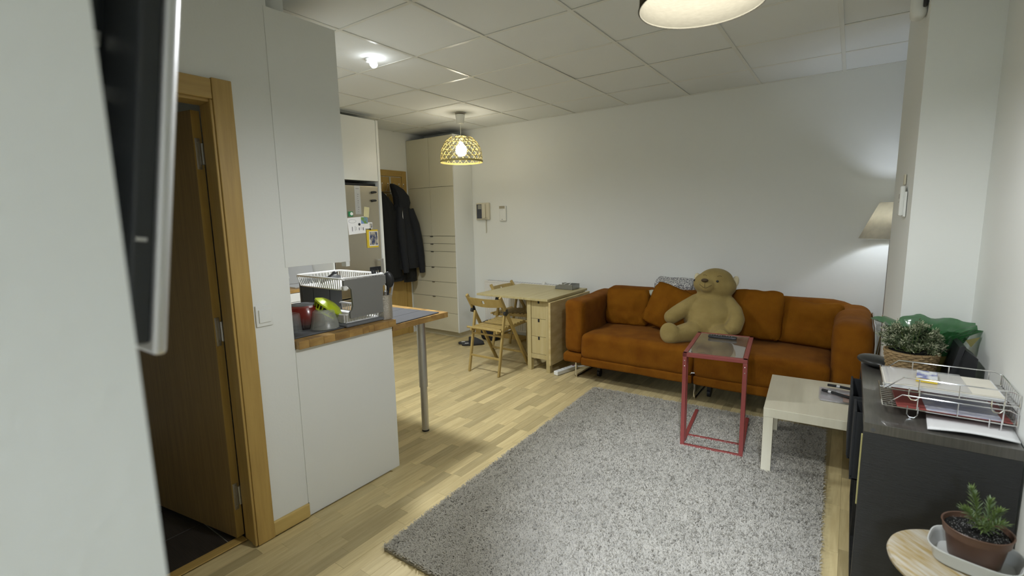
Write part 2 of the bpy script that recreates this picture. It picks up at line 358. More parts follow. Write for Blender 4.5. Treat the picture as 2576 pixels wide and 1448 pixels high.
    def go(s, name, mat, parent=None, smooth=False, ang=35, label=None, cat=None, group=None, kind=None, loc=None):
        me = s.mesh(name, smooth, ang)
        for q in (mat if isinstance(mat, (list, tuple)) else [mat]): me.materials.append(q)
        o = bpy.data.objects.new(name, me); COL.objects.link(o)
        root = parent
        while root is not None and root not in ROOTM: root = root.parent
        if root is not None: me.transform(ROOTM[root].inverted())
        elif loc is None and parent is None and kind != 'structure' and len(me.vertices):
            # own origin at the base of the thing
            xs = [v.co for v in me.vertices]; c = Vector(((min(v.x for v in xs)+max(v.x for v in xs))/2, (min(v.y for v in xs)+max(v.y for v in xs))/2, min(v.z for v in xs)))
            me.transform(Matrix.Translation(-c)); o.location = c; ROOTM[o] = Matrix.Translation(c)
        if parent is not None: o.parent = parent
        return tag(o, label, cat, group, kind)
def copy_tree(o, parent=None):
    c = o.copy(); COL.objects.link(c); c.parent = parent
    for ch in list(o.children): copy_tree(ch, c)
    return c
def raw(name, verts, faces, mat, parent=None, smooth=False, **kw):
    """mesh from arrays (many small pieces)"""
    me = bpy.data.meshes.new(name); me.from_pydata(verts, [], faces); me.materials.append(mat)
    if smooth: me.shade_smooth()
    o = bpy.data.objects.new(name, me); COL.objects.link(o)
    root = parent
    while root is not None and root not in ROOTM: root = root.parent
    if root is not None: me.transform(ROOTM[root].inverted())
    if parent is not None: o.parent = parent
    return tag(o, kw.get('label'), kw.get('cat'), kw.get('group'), kw.get('kind'))

# ------------------------------------------------------------------ room shell
CZ = 2.609; YB = 4.82; XL = -4.8
def struct(name, mat, mb): return mb.go(name, mat, kind='structure')
struct('wall_back', wall_m, MB().bb(XL-0.1, 1.0, YB, YB+0.1, 0, CZ+0.1))
struct('wall_left', wall_m, MB().bb(XL-0.1, XL, 1.25, YB, 0, CZ+0.1))
# wall between bathroom and kitchen, ending flush with the doorway wall
struct('wall_front', wall_m, MB().bb(XL, -2.32, 1.13, 1.25, 0, CZ))
# doorway wall: pier right of the bathroom door, piece above the door, piece left of it
mb = MB(); mb.bb(-2.32, -2.2, 1.001, 1.262, 0, CZ); mb.bb(-2.32, -2.2, 0.121, 1.001, 2.02, CZ)
struct('wall_doorway', wall_m, mb)
struct('wall_near', wall_m, MB().bb(-2.32, -0.42, -0.02, 0.121, 0, CZ))
struct('wall_corridor', wall_m, MB().bb(-0.56, -0.42, -3.2, -0.02, 0, CZ))
struct('wall_right', wall_m, MB().bb(0.505, 0.9, 1.7, 3.14, 0, CZ))
struct('wall_pillar', wall_m, MB().prism([(0.237, 3.14), (0.206, 3.9), (0.9, 3.9), (0.9, 3.14)], 'z', 0, CZ))
struct('wall_side', wall_m, MB().bb(0.9, 1.0, 3.9, YB, 0, CZ))
struct('wall_right_rear', wall_m, MB().bb(2.3, 2.4, -3.2, 1.8, 0, CZ))
struct('wall_return', wall_m, MB().bb(0.9, 2.4, 1.7, 1.8, 0, CZ))
struct('wall_rear', wall_m, MB().bb(-0.56, 2.4, -3.3, -3.2, 0, CZ))
struct('wall_light_block', wall_m, MB().bb(-0.42, 0.30, -1.65, -1.55, 2.06, CZ).bb(0.30, 2.3, -1.65, -1.55, 0, CZ))  # unseen header and side wall added to keep daylight off the pillar
mb = MB()
mb.bb(0.0, 0.85, -3.2, -3.17, 2.14, 2.17); mb.bb(0.0, 0.85, -3.2, -3.17, 2.56, 2.59); mb.bb(0.0, 0.03, -3.2, -3.17, 2.14, 2.59); mb.bb(0.82, 0.85, -3.2, -3.17, 2.14, 2.59)
struct('window_1', white_m, mb)
# bathroom shell
struct('wall_bathroom', wall_m, MB().bb(-4.0, -3.9, 0.0, 1.13, 0, CZ))
struct('wall_bathroom_side', wall_m, MB().bb(-4.0, -2.32, -0.1, -0.02, 0, CZ))

# ceiling: plenum board with lay-in tiles and metal grid bars
ceil = struct('ceiling', white2_m, MB().bb(XL-0.1, 2.4, -3.3, YB+0.1, CZ+0.02, CZ+0.1))
xs = [XL, -4.327, -3.727, -3.127, -2.527, -1.927, -1.327, -0.727, -0.127, 0.473, 1.073, 1.673, 2.3]
ys = [-3.2, -2.913, -2.313, -1.713, -1.113, -0.513, 0.087, 0.687, 1.287, 1.887, 2.487, 3.087, 3.687, 4.287, YB]
tcache = {}
for i in range(len(xs)-1):
    for j in range(len(ys)-1):
        dx = round(xs[i+1]-xs[i]-0.022, 4); dy = round(ys[j+1]-ys[j]-0.022, 4); key = (dx, dy)
        if xs[i+1] < -0.5 and ys[j+1] < 0.3 and xs[i] < -2.6: continue
        if key not in tcache:
            tcache[key] = MB().box((0, 0, 0), (dx, dy, 0.012)).mesh('tile'); tcache[key].materials.append(ceil_m)
        o = bpy.data.objects.new('tile', tcache[key]); COL.objects.link(o); o.parent = ceil
        o.location = ((xs[i]+xs[i+1])/2, (ys[j]+ys[j+1])/2, CZ+0.0075+0.0015*rnd.random())
        o.rotation_euler = (rnd.uniform(-.002, .002), rnd.uniform(-.002, .002), 0)
for x in xs[1:-1]: MB().bb(x-0.012, x+0.012, -3.2, YB, CZ-0.003, CZ+0.002, 0.001, 1).go('grid_bar', bar_m, ceil)
for j, y in enumerate(ys[1:-1]): MB().bb(XL, 2.3, y-0.011, y+0.011, CZ-0.002, CZ+0.0025, 0.001, 1).go('grid_bar', bar_m, ceil)
MB().bb(XL, 0.9, YB-0.014, YB, CZ-0.004, CZ+0.002).go('edge_trim', bar_m, ceil)

# floor: laminate strips
floor = struct('floor', plank_m, MB().bb(-2.33, 2.4, -3.3, YB+0.1, -0.06, -0.010))
MB().bb(XL, -2.33, 1.25, YB, -0.06, -0.010).go('underlay', plank_m, floor)
strips = []; SW = 0.0655
x = -4.80; row = 0
while x < 2.3:
    y = -3.0 - rnd.random()*0.4
    while y < YB:
        Ls = rnd.choice((0.30, 0.36, 0.42)); strips.append((x, y, Ls)); y += Ls
    x += SW; row += 1
def vis(s):
    x, y, Ls = s; cx, cy = x+SW/2, y+Ls/2
    if cx < -2.2 and cy < 1.88: return None
    if y+Ls > YB+0.05: return (x, y, YB+0.05-y, 99)
    d = Vector((cx, cy, -1.5)); zc = d.dot(cF)
    if zc <= 0.2: return (x, y, Ls, 50)
    u = d.dot(cR)/zc; v = d.dot(cU)/zc
    if abs(u) > 1.12 or v < -0.63: return (x, y, Ls, 40+d.length)
    if -1.76 < cx < 0.02 and 1.3 < cy < 3.78: return (x, y, Ls, 45)       # under the rug
    return (x, y, Ls, d.length)
vs = [v for v in (vis(s) for s in strips) if v]
vs.sort(key=lambda v: v[3])
pc = {}
for (x, y, Ls, q) in vs[:296]:
    key = round(Ls, 3)
    if key not in pc:
        pc[key] = MB().box((0, 0, -0.005), (SW-0.0006, Ls-0.0006, 0.010), None, 0.0005, 1).mesh('plank'); pc[key].materials.append(plank_m)
    o = bpy.data.objects.new('plank', pc[key]); COL.objects.link(o); o.parent = floor; o.location = (x+SW/2, y+Ls/2, rnd.uniform(-.0002, .0002))
V = []; Fc = []; A = []
for (x, y, Ls, q) in vs[296:]:
    b = len(V); g = 0.0004; x0, x1, y0, y1 = x+g, x+SW-g, y+g, y+Ls-g; z1 = rnd.uniform(-.0002, .0002)
    V += [(x0,y0,-.01),(x1,y0,-.01),(x1,y1,-.01),(x0,y1,-.01),(x0,y0,z1),(x1,y0,z1),(x1,y1,z1),(x0,y1,z1)]
    Fc += [(b+4,b+5,b+6,b+7),(b,b+1,b+5,b+4),(b+1,b+2,b+6,b+5),(b+2,b+3,b+7,b+6),(b+3,b,b+4,b+7)]; A += [rnd.random()]*5
o = raw('planks', V, Fc, plank_a, floor, kind='stuff')
at = o.data.attributes.new('piece', 'FLOAT', 'FACE'); at.data.foreach_set('value', A)
# bathroom floor with dark tiles
bf = struct('floor_bathroom', grout_m, MB().bb(-4.0, -2.30, -0.02, 1.13, -0.06, -0.004))
for i in range(6):
    for j in range(3):
        x1 = -2.335-0.30*i+0.03; x0 = max(x1-0.296, -3.99); y0 = -0.02+0.0+j*0.0
        ya, yb = [(0.0, 0.32), (0.324, 0.924), (0.928, 1.128)][j]
        if x1 <= -3.9: continue
        MB().bb(x0, x1, ya, yb, -0.02, 0.0, 0.001, 1).go('tile', tile_m, bf)
MB().bb(-2.330, -2.275, 0.13, 0.985, 0.0, 0.006, 0.003).go('threshold', oakh_m, floor)
MB().bb(-2.45, -2.325, 0.12, 0.99, -0.03, -0.006).go('underlay', grout_m, floor)

# door 1: bathroom door, open inwards, hinged on the right jamb
d1 = thing('door_1', None, None, (-2.26, 0.95, 0), kind='structure')
mb = MB(); mb.bb(-2.205, -2.181, 0.992, 1.072, 0, 2.095, 0.003)
mb.go('casing', oak_m, d1)
mb = MB(); mb.bb(-2.205, -2.183, 0.121, 0.991, 2.010, 2.090, 0.003); mb.go('casing', oakh_m, d1)
mb = MB(); mb.bb(-2.222, -2.188, 0.981, 0.993, 0, 2.010, 0.004); mb.go('architrave_bead', oak_m, d1)
mb = MB(); mb.bb(-2.297, -2.205, 0.987, 1.001, 0, 2.01, 0.002); mb.go('jamb', oak_m, d1)
mb = MB(); mb.bb(-2.297, -2.20, 0.121, 0.987, 1.999, 2.02, 0.002); mb.go('jamb', oakh_m, d1)
mb = MB(); mb.bb(-2.33, -2.20, 0.121, 0.145, 0, 1.985); mb.go('jamb', oak_m, d1)
ang = math.atan2(0.862-0.955, -2.910+2.311)   # direction of the open leaf
dirx = Vector((math.cos(ang), math.sin(ang), 0)); nrm = Vector((-dirx.y, dirx.x, 0))
rz = eul(0, 0, ang)
hp = Vector((-2.313, 0.955, 0))
if nrm.y > 0: nrm = -nrm
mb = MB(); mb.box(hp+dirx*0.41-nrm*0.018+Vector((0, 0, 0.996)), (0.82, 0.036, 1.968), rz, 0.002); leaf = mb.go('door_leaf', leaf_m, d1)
mb = MB(); mb.box(hp-dirx*0.0012-nrm*0.018+Vector((0, 0, 0.996)), (0.003, 0.036, 1.966), rz); mb.go('leaf_edge', oak_m, leaf)
for z in (0.22, 1.02, 1.80):
    mb = MB(); mb.box(hp-dirx*0.004-nrm*0.014+Vector((0, 0, z)), (0.004, 0.020, 0.13), rz, 0.001)
    for dz in (-.05, 0, .05): mb.cyl(hp-dirx*0.008-nrm*0.014+Vector((0, 0, z+dz)), hp-dirx*0.005-nrm*0.014+Vector((0, 0, z+dz)), 0.005, n=8)
    mb.cyl(hp+Vector((0.006, 0.031, z-0.045)), hp+Vector((0.006, 0.031, z+0.045)), 0.006, n=10)
    mb.go('hinge', alu_m, leaf, smooth=True)
mb = MB(); p = hp+dirx*0.76+nrm*0.0; mb.cyl(p+Vector((0,0,1.02)), p+nrm*0.05+Vector((0,0,1.02)), 0.009, n=10); mb.cyl(p+nrm*0.05+Vector((0,0,1.02)), p+nrm*0.05-dirx*0.11+Vector((0,0,1.02)), 0.009, n=10)
mb.go('handle', alu_m, leaf, smooth=True)
# skirting between the door and the peninsula
struct('baseboard_left', pine_m, MB().bb(-2.202, -2.186, 1.072, 1.262, 0, 0.072, 0.004))
struct('baseboard_back', oakh_m, MB().bb(-3.99, 0.2, YB-0.014, YB, 0, 0.07, 0.003))
struct('baseboard_far', pine_m, MB().bb(XL, XL+0.014, 3.53, 3.66, 0, 0.07, 0.003))

# door 2: entrance door on the far left wall
d2 = thing('door_2', None, None, (XL, 4.0, 0), kind='structure')
MB().bb(XL-0.01, XL+0.02, 4.372, 4.448, 0, 2.13, 0.003).go('casing', oak_m, d2)
MB().bb(XL-0.01, XL+0.02, 3.62, 3.69, 0, 2.13, 0.003).go('casing', oak_m, d2)
MB().bb(XL-0.01, XL+0.02, 3.69, 4.372, 2.055, 2.13, 0.003).go('casing', oakh_m, d2)
MB().bb(XL, XL+0.012, 3.694, 4.368, 0.005, 2.047, 0.002).go('door_leaf', oak_m, d2)

# ------------------------------------------------------------------ television on the near wall
tv = thing('television', 'wall-mounted television seen from behind its silver edge, left foreground', 'television', (-1.17, 0.20, 1.357))
TA = 0.139
def tvp(x, t, h):   # x world, t = distance in front of the wall at the bottom edge, h = height up the tilted panel
    return Vector((x, t+h*math.sin(TA), 1.357+h*math.cos(TA)))
rt = eul(-TA, 0, 0)
mb = MB(); mb.box(tvp(-1.17, 0.199, 0.33), (1.10, 0.015, 0.66), rt, 0.006, 3); mb.go('bezel', silver_m, tv, smooth=True)
mb = MB(); mb.box(tvp(-1.17, 0.2075, 0.33), (1.06, 0.002, 0.62), rt); mb.go('screen', blk_m, tv)
mb = MB(); mb.box(tvp(-1.17, 0.181, 0.335), (1.085, 0.022, 0.64), rt, 0.004)
mb.box(tvp(-1.19, 0.158, 0.34), (0.90, 0.030, 0.50), rt, 0.010); hs = mb.go('back_housing', tv_m, tv)
for k, h in enumerate((0.215, 0.245, 0.275, 0.305, 0.335, 0.365)):
    mb = MB(); mb.box(tvp(-0.7385, 0.160, h), (0.004, 0.014, 0.018), rt, 0.001); mb.go('socket', bluep_m if k == 1 else alu_m if k % 2 else blk_m, hs)
mb = MB(); mb.box(tvp(-0.6255, 0.178, 0.13), (0.006, 0.010, 0.004), rt); mb.go('mark', alu_m, hs)
mb = MB(); mb.bb(-1.35, -1.0, 0.121, 0.128, 1.5, 1.85); mb.bb(-1.3, -1.27, 0.125, 0.15, 1.48, 1.88); mb.bb(-1.08, -1.05, 0.125, 0.15, 1.48, 1.88); mb.go('wall_bracket', blk_m, tv)
mb = MB(); mb.tube([(-0.735, 0.158, 1.60), (-0.70, 0.15, 1.58), (-0.69, 0.14, 1.50), (-0.72, 0.135, 1.45), (-0.80, 0.13, 1.40)], 0.004); mb.go('cable', blk_m, tv, smooth=True)

# ------------------------------------------------------------------ light switch
sw = thing('light_switch', 'white rectangular light switch on wall beside oak doorway', 'switch', (-2.2, 1.124, 1.03))
MB().bb(-2.2, -2.191, 1.085, 1.163, 1.030, 1.128, 0.003).go('frame', white_m, sw)
MB().bb(-2.192, -2.185, 1.097, 1.151, 1.048, 1.108, 0.002).go('rocker', white_m, sw)

# ------------------------------------------------------------------ kitchen
pe = thing('peninsula_cabinet', 'white base cabinet with plain end panel under the butcher block counter', 'cabinet', (-3.2, 1.57, 0))
MB().bb(-2.217, -2.198, 1.266, 1.873, 0.0, 0.884, 0.001).go('end_panel', white_m, pe)
MB().bb(-4.20, -2.218, 1.266, 1.855, 0.08, 0.884).go('carcass', white2_m, pe)
for k in range(3):
    x0 = -4.19+k*0.655
    MB().bb(x0, x0+0.65, 1.856, 1.874, 0.10, 0.880, 0.002).go('cabinet_door', white_m, pe)
MB().bb(-2.202, -2.196, 1.262, 1.267, 0.075, 0.88).go('filler_strip', white2_m, pe)
wt = thing('butcher_block_counter', 'worn wooden butcher block worktop carrying the dish rack', 'worktop', (-3.2, 1.57, 0.885))
rb = random.Random(3); y = 1.266; k = 0
yb = [1.266, 1.875]
XS = [-4.79, -4.0, -3.4, -2.95, -2.55, -2.168]
# staves run along Y at the visible edge
edges = [1.266]
while edges[-1] < 1.86: edges.append(min(edges[-1]+rb.uniform(0.035, 0.12), 1.882))
for a, b in zip(edges, edges[1:]): MB().bb(-2.22, -2.168, a+0.0003, b-0.0003, 0.8855, 0.9245, 0.0015, 1).go('stave', butch_m, wt)
for i, a in enumerate(np.arange(1.267, 1.88, 0.0615)):
    xx = -4.79
    while xx < -2.225:
        x2 = min(xx+rb.uniform(0.35, 0.7), -2.2205)
        if -2.2205-x2 < 0.12: x2 = -2.2205
        MB().bb(xx+0.0003, x2-0.0003, a, a+0.0609, 0.8855, 0.9245, 0.001, 1).go('stave', butch_m, wt); xx = x2
br = thing('bar_extension', 'narrower lower wooden worktop extending past the counter on a silver leg', 'worktop', (-2.5, 2.12, 0))
rb = random.Random(5); edges = [1.884]
while edges[-1] < 2.36: edges.append(min(edges[-1]+rb.uniform(0.05, 0.13), 2.366))
for a, b in zip(edges, edges[1:]): MB().bb(-2.24, -2.202, a+0.0003, b-0.0003, 0.848, 0.884, 0.0015, 1).go('stave', butch_m, br)
for a in np.arange(-3.0, -2.26, 0.0760): MB().bb(a, a+0.0755, 1.884, 2.366, 0.848, 0.884, 0.001, 1).go('stave', butch_m, br)
mb = MB(); mb.cyl((-2.421, 2.32, 0.33), (-2.421, 2.32, 0.845), 0.030, n=24); mb.cyl((-2.421, 2.32, 0.012), (-2.421, 2.32, 0.33), 0.025, n=24); mb.cyl((-2.421, 2.32, 0.836), (-2.421, 2.32, 0.848), 0.045, n=24)
lg = mb.go('leg', alu_m, br, smooth=True)
MB().cyl((-2.421, 2.32, 0), (-2.421, 2.32, 0.012), 0.026, n=20).go('foot', blk_m, lg, smooth=True)
MB().cyl((-2.9, 1.95, 0.0), (-2.9, 1.95, 0.848), 0.028, n=20).go('leg', alu_m, br, smooth=True)

up = thing('upper_cabinet', 'tall white wall cabinet hanging above the dish rack, blank side panel', 'cabinet', (-2.6, 1.43, 1.29))
MB().bb(-2.215, -2.197, 1.248, 1.612, 1.290, 2.455, 0.001).go('side_panel', white_m, up)
MB().bb(-4.2, -2.216, 1.251, 1.585, 1.300, 2.450).go('carcass', white2_m, up)
for k in range(4): MB().bb(-4.19+k*0.494, -4.19+k*0.494+0.49, 1.586, 1.605, 1.283, 2.45, 0.002).go('cabinet_door', white_m, up)
MB().bb(-2.235, -2.197, 1.585, 1.609, 1.264, 1.290, 0.001).go('bottom_rail_end', white2_m, up)
mb = MB(); mb.bar((-2.23, 1.268, 1.285), (-2.60, 1.30, 1.268), 0.012, 0.004); mb.bar((-2.23, 1.268, 1.285), (-2.215, 1.268, 1.235), 0.012, 0.003)
mb.bar((-2.215, 1.268, 1.24), (-2.30, 1.268, 1.29), 0.008, 0.004); mb.go('bracket', white_m, up)
mb = MB(); mb.cyl((-2.36, 1.37, 2.456), (-2.36, 1.37, CZ), 0.062, n=28); du = mb.go('extractor_duct', white2_m, smooth=True, label='round white extractor duct between tall wall cabinet and ceiling', cat='duct')

# kitchen run along the far left wall
kb = thing('kitchen_base_units', 'white kitchen drawer units under wooden counter beside the fridge', 'cabinet', (-4.5, 2.4, 0))
MB().bb(-4.79, -4.222, 1.89, 2.88, 0.08, 0.853).go('carcass', white2_m, kb)
for k, (y0, y1) in enumerate(((1.89, 2.39), (2.395, 2.74))):
    for (z0, z1) in ((0.10, 0.42), (0.425, 0.66), (0.665, 0.765), (0.770, 0.850)):
        MB().bb(-4.221, -4.203, y0, y1, z0, z1, 0.002).go('drawer_front', white_m, kb)
MB().bb(-4.205, -4.203, 2.745, 2.88, 0.10, 0.85).go('filler_panel', white2_m, kb)
kc = thing('back_worktop', 'wooden worktop along the far kitchen wall, holding laptop and jar', 'worktop', (-4.5, 2.4, 0.855))
for a in np.arange(-4.79, -4.20, 0.0843): MB().bb(a, a+0.0838, 1.885, 2.88, 0.8555, 0.885, 0.001, 1).go('stave', butch_m, kc)
lp = thing('laptop', 'open silver laptop on the far worktop under the wall cabinets', 'laptop', (-4.4, 2.65, 0.886))
MB().bb(-4.50, -4.255, 2.50, 2.80, 0.886, 0.900, 0.003).go('base', silver_m, lp)
mb = MB(); mb.box((-4.545, 2.66, 1.03), (0.008, 0.42, 0.27), eul(0, -0.2, 0), 0.003); mb.go('lid', silver_m, lp)
gj = thing('glass_jar', 'clear glass storage jar on far worktop left of laptop', 'jar', (-4.27, 2.385, 0.886))
MB().lathe([(0.0, 0), (.042, 0), (.046, .008), (.046, .085), (.038, .100), (.038, .110), (.034, .110), (.034, .1), (.041, .083), (.041, .01), (0, .008)], (-4.27, 2.385, 0.886), 24).go('body', glass_m, gj, smooth=True)
MB().lathe([(0, 0.125), (.036, .125), (.043, .118), (.043, .108), (0, .108)], (-4.27, 2.385, 0.886), 24).go('lid', glass_m, gj, smooth=True)

# fridge and its housing
hz_ = thing('fridge_housing', 'tall white kitchen housing around and above the steel fridge', 'cabinet', (-4.5, 3.2, 0))
MB().bb(-4.79, -4.185, 3.497, 3.527, 0.0, 2.553, 0.001).go('side_panel', white_m, hz_)
MB().bb(-4.79, -4.205, 2.90, 3.495, 1.925, 2.55).go('carcass', white2_m, hz_)
MB().bb(-4.203, -4.187, 2.905, 3.493, 1.922, 2.55, 0.002).go('cabinet_door', white_m, hz_)
MB().bb(-4.79, -4.200, 2.883, 2.900, 0.0, 2.55).go('side_panel', white2_m, hz_)
MB().bb(-4.215, -4.198, 2.8995, 2.905, 0.0, 1.92).go('shadow_gap', dark_m, hz_)
fr = thing('fridge', 'stainless steel fridge covered with papers and magnets', 'fridge', (-4.5, 3.2, 0))
MB().bb(-4.78, -4.235, 2.905, 3.490, 0.02, 1.895, 0.002).go('body', dark_m, fr)
dr = MB().bb(-4.233, -4.195, 2.906, 3.490, 0.72, 1.868, 0.006, 3).go('upper_door', steel_m, fr)
dl = MB().bb(-4.233, -4.195, 2.906, 3.490, 0.06, 0.705, 0.006, 3).go('freezer_door', steel_m, fr)
for d_, (z0, z1) in ((dr, (0.76, 1.10)), (dl, (0.36, 0.66))):
    mb = MB(); mb.bb(-4.150, -4.134, 3.432, 3.462, z0, z1, 0.004)
    for z in (z0+0.02, z1-0.02): mb.bb(-4.197, -4.14, 3.437, 3.457, z-0.012, z+0.012, 0.003)
    mb.go('handle', alu_m, d_)
cp = MB().bb(-4.196, -4.1935, 3.185, 3.255, 1.575, 1.866, 0.0005).go('control_strip', silver_m, fr, label='pale vertical control strip with tiny markings')
mb = MB(); mb.bb(-4.1934, -4.193, 3.20, 3.24, 1.832, 1.838)
for k in range(9): mb.bb(-4.1934, -4.193, 3.216, 3.216+0.006+0.010*((k*7) % 3)/2, 1.60+k*0.022, 1.606+k*0.022)
mb.go('marking', ink_m, cp)
for k, (yy, zz, lb) in enumerate(((3.418, 1.803, 'upper black knob-shaped magnet on the fridge door'), (3.412, 1.716, 'lower black knob-shaped magnet on the fridge door'))):
    mb = MB(); mb.cyl((-4.195, yy-0.012, zz), (-4.172, yy, zz+0.002), 0.013, n=14); mb.sph((-4.168, yy+0.004, zz+0.002), (0.014, 0.026, 0.012)); mb.go('fridge_magnet', blk_m, None, smooth=True, label=lb, cat='magnet', group='black magnets on the fridge')
def flat(name, mat, y0, y1, z0, z1, label, cat, x=-4.1945, t=0.001, tilt=0.0, **k):
    mb = MB(); mb.box((x+t/2, (y0+y1)/2, (z0+z1)/2), (t, y1-y0, z1-z0), eul(tilt, 0, 0)); return mb.go(name, mat, None, label=label, cat=cat, **k)
gt = thing('kitchen_timer', 'small green square magnet with round white face on the fridge', 'magnet', (-4.19, 3.12, 1.55))
MB().bb(-4.195, -4.183, 3.093, 3.143, 1.552, 1.604, 0.003).go('body', greenp_m, gt)
MB().cyl((-4.183, 3.124, 1.580), (-4.181, 3.124, 1.580), 0.017, n=20).go('face', white_m, gt)
flat('note', note_m, 3.285, 3.352, 1.545, 1.650, 'curled yellowish note tilted on the fridge door', 'note', x=-4.193, tilt=-0.14)
dw = flat('drawing', paper_m, 3.08, 3.290, 1.375, 1.545, 'white sheet with child drawing stuck on the fridge', 'drawing', tilt=0.07)
mb = MB()
for (yy, zz, a, b) in ((3.13, 1.425, .010, .045), (3.165, 1.43, .004, .05), (3.18, 1.43, .004, .035), (3.215, 1.425, .012, .028), (3.24, 1.43, .004, .03), (3.265, 1.425, .014, .03)): mb.bb(-4.1932, -4.1930, yy-a/2, yy+a/2, zz-b/2, zz+b/2)
mb.tube([(-4.1931, 3.135+0.045*math.cos(t), 1.505+0.018*math.sin(t)) for t in np.linspace(0, 2*PI, 25)[:-1]], 0.0012, n=4, closed=True)
mb.go('pencil_marks', ink_m, dw)
flat('postcard', foto_m, 3.243, 3.325, 1.478, 1.545, 'small blue and green landscape postcard on the fridge', 'postcard', x=-4.1925)
cd_ = flat('picture_card', paper_m, 3.290, 3.385, 1.425, 1.490, 'small white card with brown figure beside the child drawing', 'card', x=-4.193)
MB().bb(-4.1916, -4.1912, 3.350, 3.380, 1.432, 1.478).go('figure', foto2_m, cd_)
MB().cyl((-4.1925, 3.217, 1.472), (-4.188, 3.217, 1.472), 0.013, n=18).go('round_magnet', blk_m, None, label='round dark magnet holding the child drawing', cat='magnet')
pf = thing('photo_frame', 'yellow-edged square photo hanging on the fridge door', 'photo', (-4.19, 3.378, 1.22))
mb = MB(); mb.bb(-4.1925, -4.188, 3.302, 3.450, 1.222, 1.412, 0.001); mb.go('frame', yel_m, pf)
MB().bb(-4.188, -4.187, 3.330, 3.446, 1.240, 1.395).go('mount', paper_m, pf)
MB().bb(-4.187, -4.1865, 3.337, 3.440, 1.250, 1.388).go('picture', foto2_m, pf)
MB().cyl((-4.192, 3.35, 1.418), (-4.186, 3.35, 1.418), 0.010, n=12).go('magnet', blk_m, pf)

# ceiling spot: bare bulb in a small holder
sp = thing('ceiling_spot', 'bare glowing bulb in small white ceiling holder, kitchen side', 'lamp', (-2.80, 2.32, CZ-0.1))
MB().cyl((-2.80, 2.32, CZ-0.022), (-2.80, 2.32, CZ-0.003), 0.022, 0.030, n=20).go('holder', white_m, sp, smooth=True)
MB().lathe([(0, -.062), (.018, -.057), (.026, -.042), (.023, -.024), (.012, -.004), (0, 0)], (-2.792, 2.322, CZ-0.022), 20, Matrix.Rotation(-1.0, 3, 'Y')).go('bulb', bulbc_m, sp, smooth=True)

# ------------------------------------------------------------------ things on the counter
ZC = 0.925
mt = thing('drying_mat', 'dark grey folding drying mat under the upturned glass and bowl', 'mat', (-2.33, 1.43, ZC))
for k in range(3):
    mb = MB(); mb.box((-2.235-0.058-k*0.115, 1.44, ZC+0.0035), (0.113, 0.325, 0.006), None, 0.002, 1); mb.go('segment', grey_m, mt)
mt2 = thing('folding_mat', 'flat dark grey folding mat on the lower bar worktop', 'mat', (-2.45, 2.1, 0.885))
for k in range(3):
    mb = MB(); mb.box((-2.29-k*0.155, 2.10-k*0.01, 0.888), (0.152, 0.40, 0.006), eul(0, 0, 0.05), 0.002, 1); mb.go('segment', grey_m, mt2)
rp = thing('red_pot', 'upturned dark red enamelled pot with grey base drying on counter', 'pot', (-2.43, 1.475, ZC+0.008))
PC = (-2.455, 1.475, ZC+0.0075)
MB().lathe([(.070, .121), (.088, .112), (.101, .085), (.108, .04), (.110, .0), (.106, 0), (.104, .04), (.096, .083), (.08, .105), (0, .112)], PC, 36).go('body', redpot_m, rp, smooth=True)
MB().lathe([(0, .123), (.068, .123), (.072, .120), (.072, .118), (0, .118)], PC, 36).go('base', potgrey_m, rp, smooth=True)
gl = thing('drinking_glass', 'upturned patterned clear glass on the drying mat', 'glass', (-2.375, 1.335, ZC))
mb = MB(); n_ = 24; 
mb.lathe([(0, .098), (.026, .100), (.032, .096), (.036, .05), (.039, .0), (.036, 0), (.033, .05), (.028, .088), (0, .090)], (-2.360, 1.360, ZC+0.0075), n_); mb.go('body', glass_m, gl, smooth=True)
bw = thing('plastic_bowl', 'upturned frosted translucent plastic spinner bowl on mat', 'bowl', (-2.32, 1.53, ZC))
MB().lathe([(0, .098), (.046, .098), (.056, .090), (.066, .045), (.075, .003), (.078, 0), (.074, .0), (.062, .045), (.053, .086), (0, .094)], (-2.325, 1.515, ZC+0.0075), 36).go('body', frost_m, bw, smooth=True)
ld = thing('lime_colander', 'lime green slotted colander leaning over the frosted bowl', 'colander', (-2.36, 1.56, 1.01))
Rl = Matrix.Rotation(0.50, 3, 'X') @ Matrix.Rotation(0.25, 3, 'Y'); LC = Vector((-2.36, 1.575, 1.040)); Rl = Matrix.Rotation(-0.55, 3, 'X') @ Matrix.Rotation(0.35, 3, 'Y')
mb = MB(); mb.lathe([(.050, .018), (.056, .016), (.080, -.001), (.084, -.004), (.084, -.012), (.079, -.010), (.052, .012)], LC, 36, Rl); mb.lathe([(.0, .024), (.03, .024), (.052, .018), (.052, .014), (.03, .020), (0, .020)], LC, 36, Rl); mb.go('rim', lime_m, ld, smooth=True)
mb = MB()
for k in range(22):
    a = 2*PI*k/22; p = LC+Rl @ Vector((.080*math.cos(a), .080*math.sin(a), -.010)); q = LC+Rl @ Vector((.066*math.cos(a), .066*math.sin(a), -.040)); mb.bar(p, q, 0.008, 0.003)
mb.go('slats', lime_m, ld)
mb = MB(); mb.lathe([(.068, -.038), (.069, -.046), (.040, -.052), (.040, -.049), (.062, -.042)], LC, 36, Rl); mb.go('bottom_ring', lime_m, ld, smooth=True)

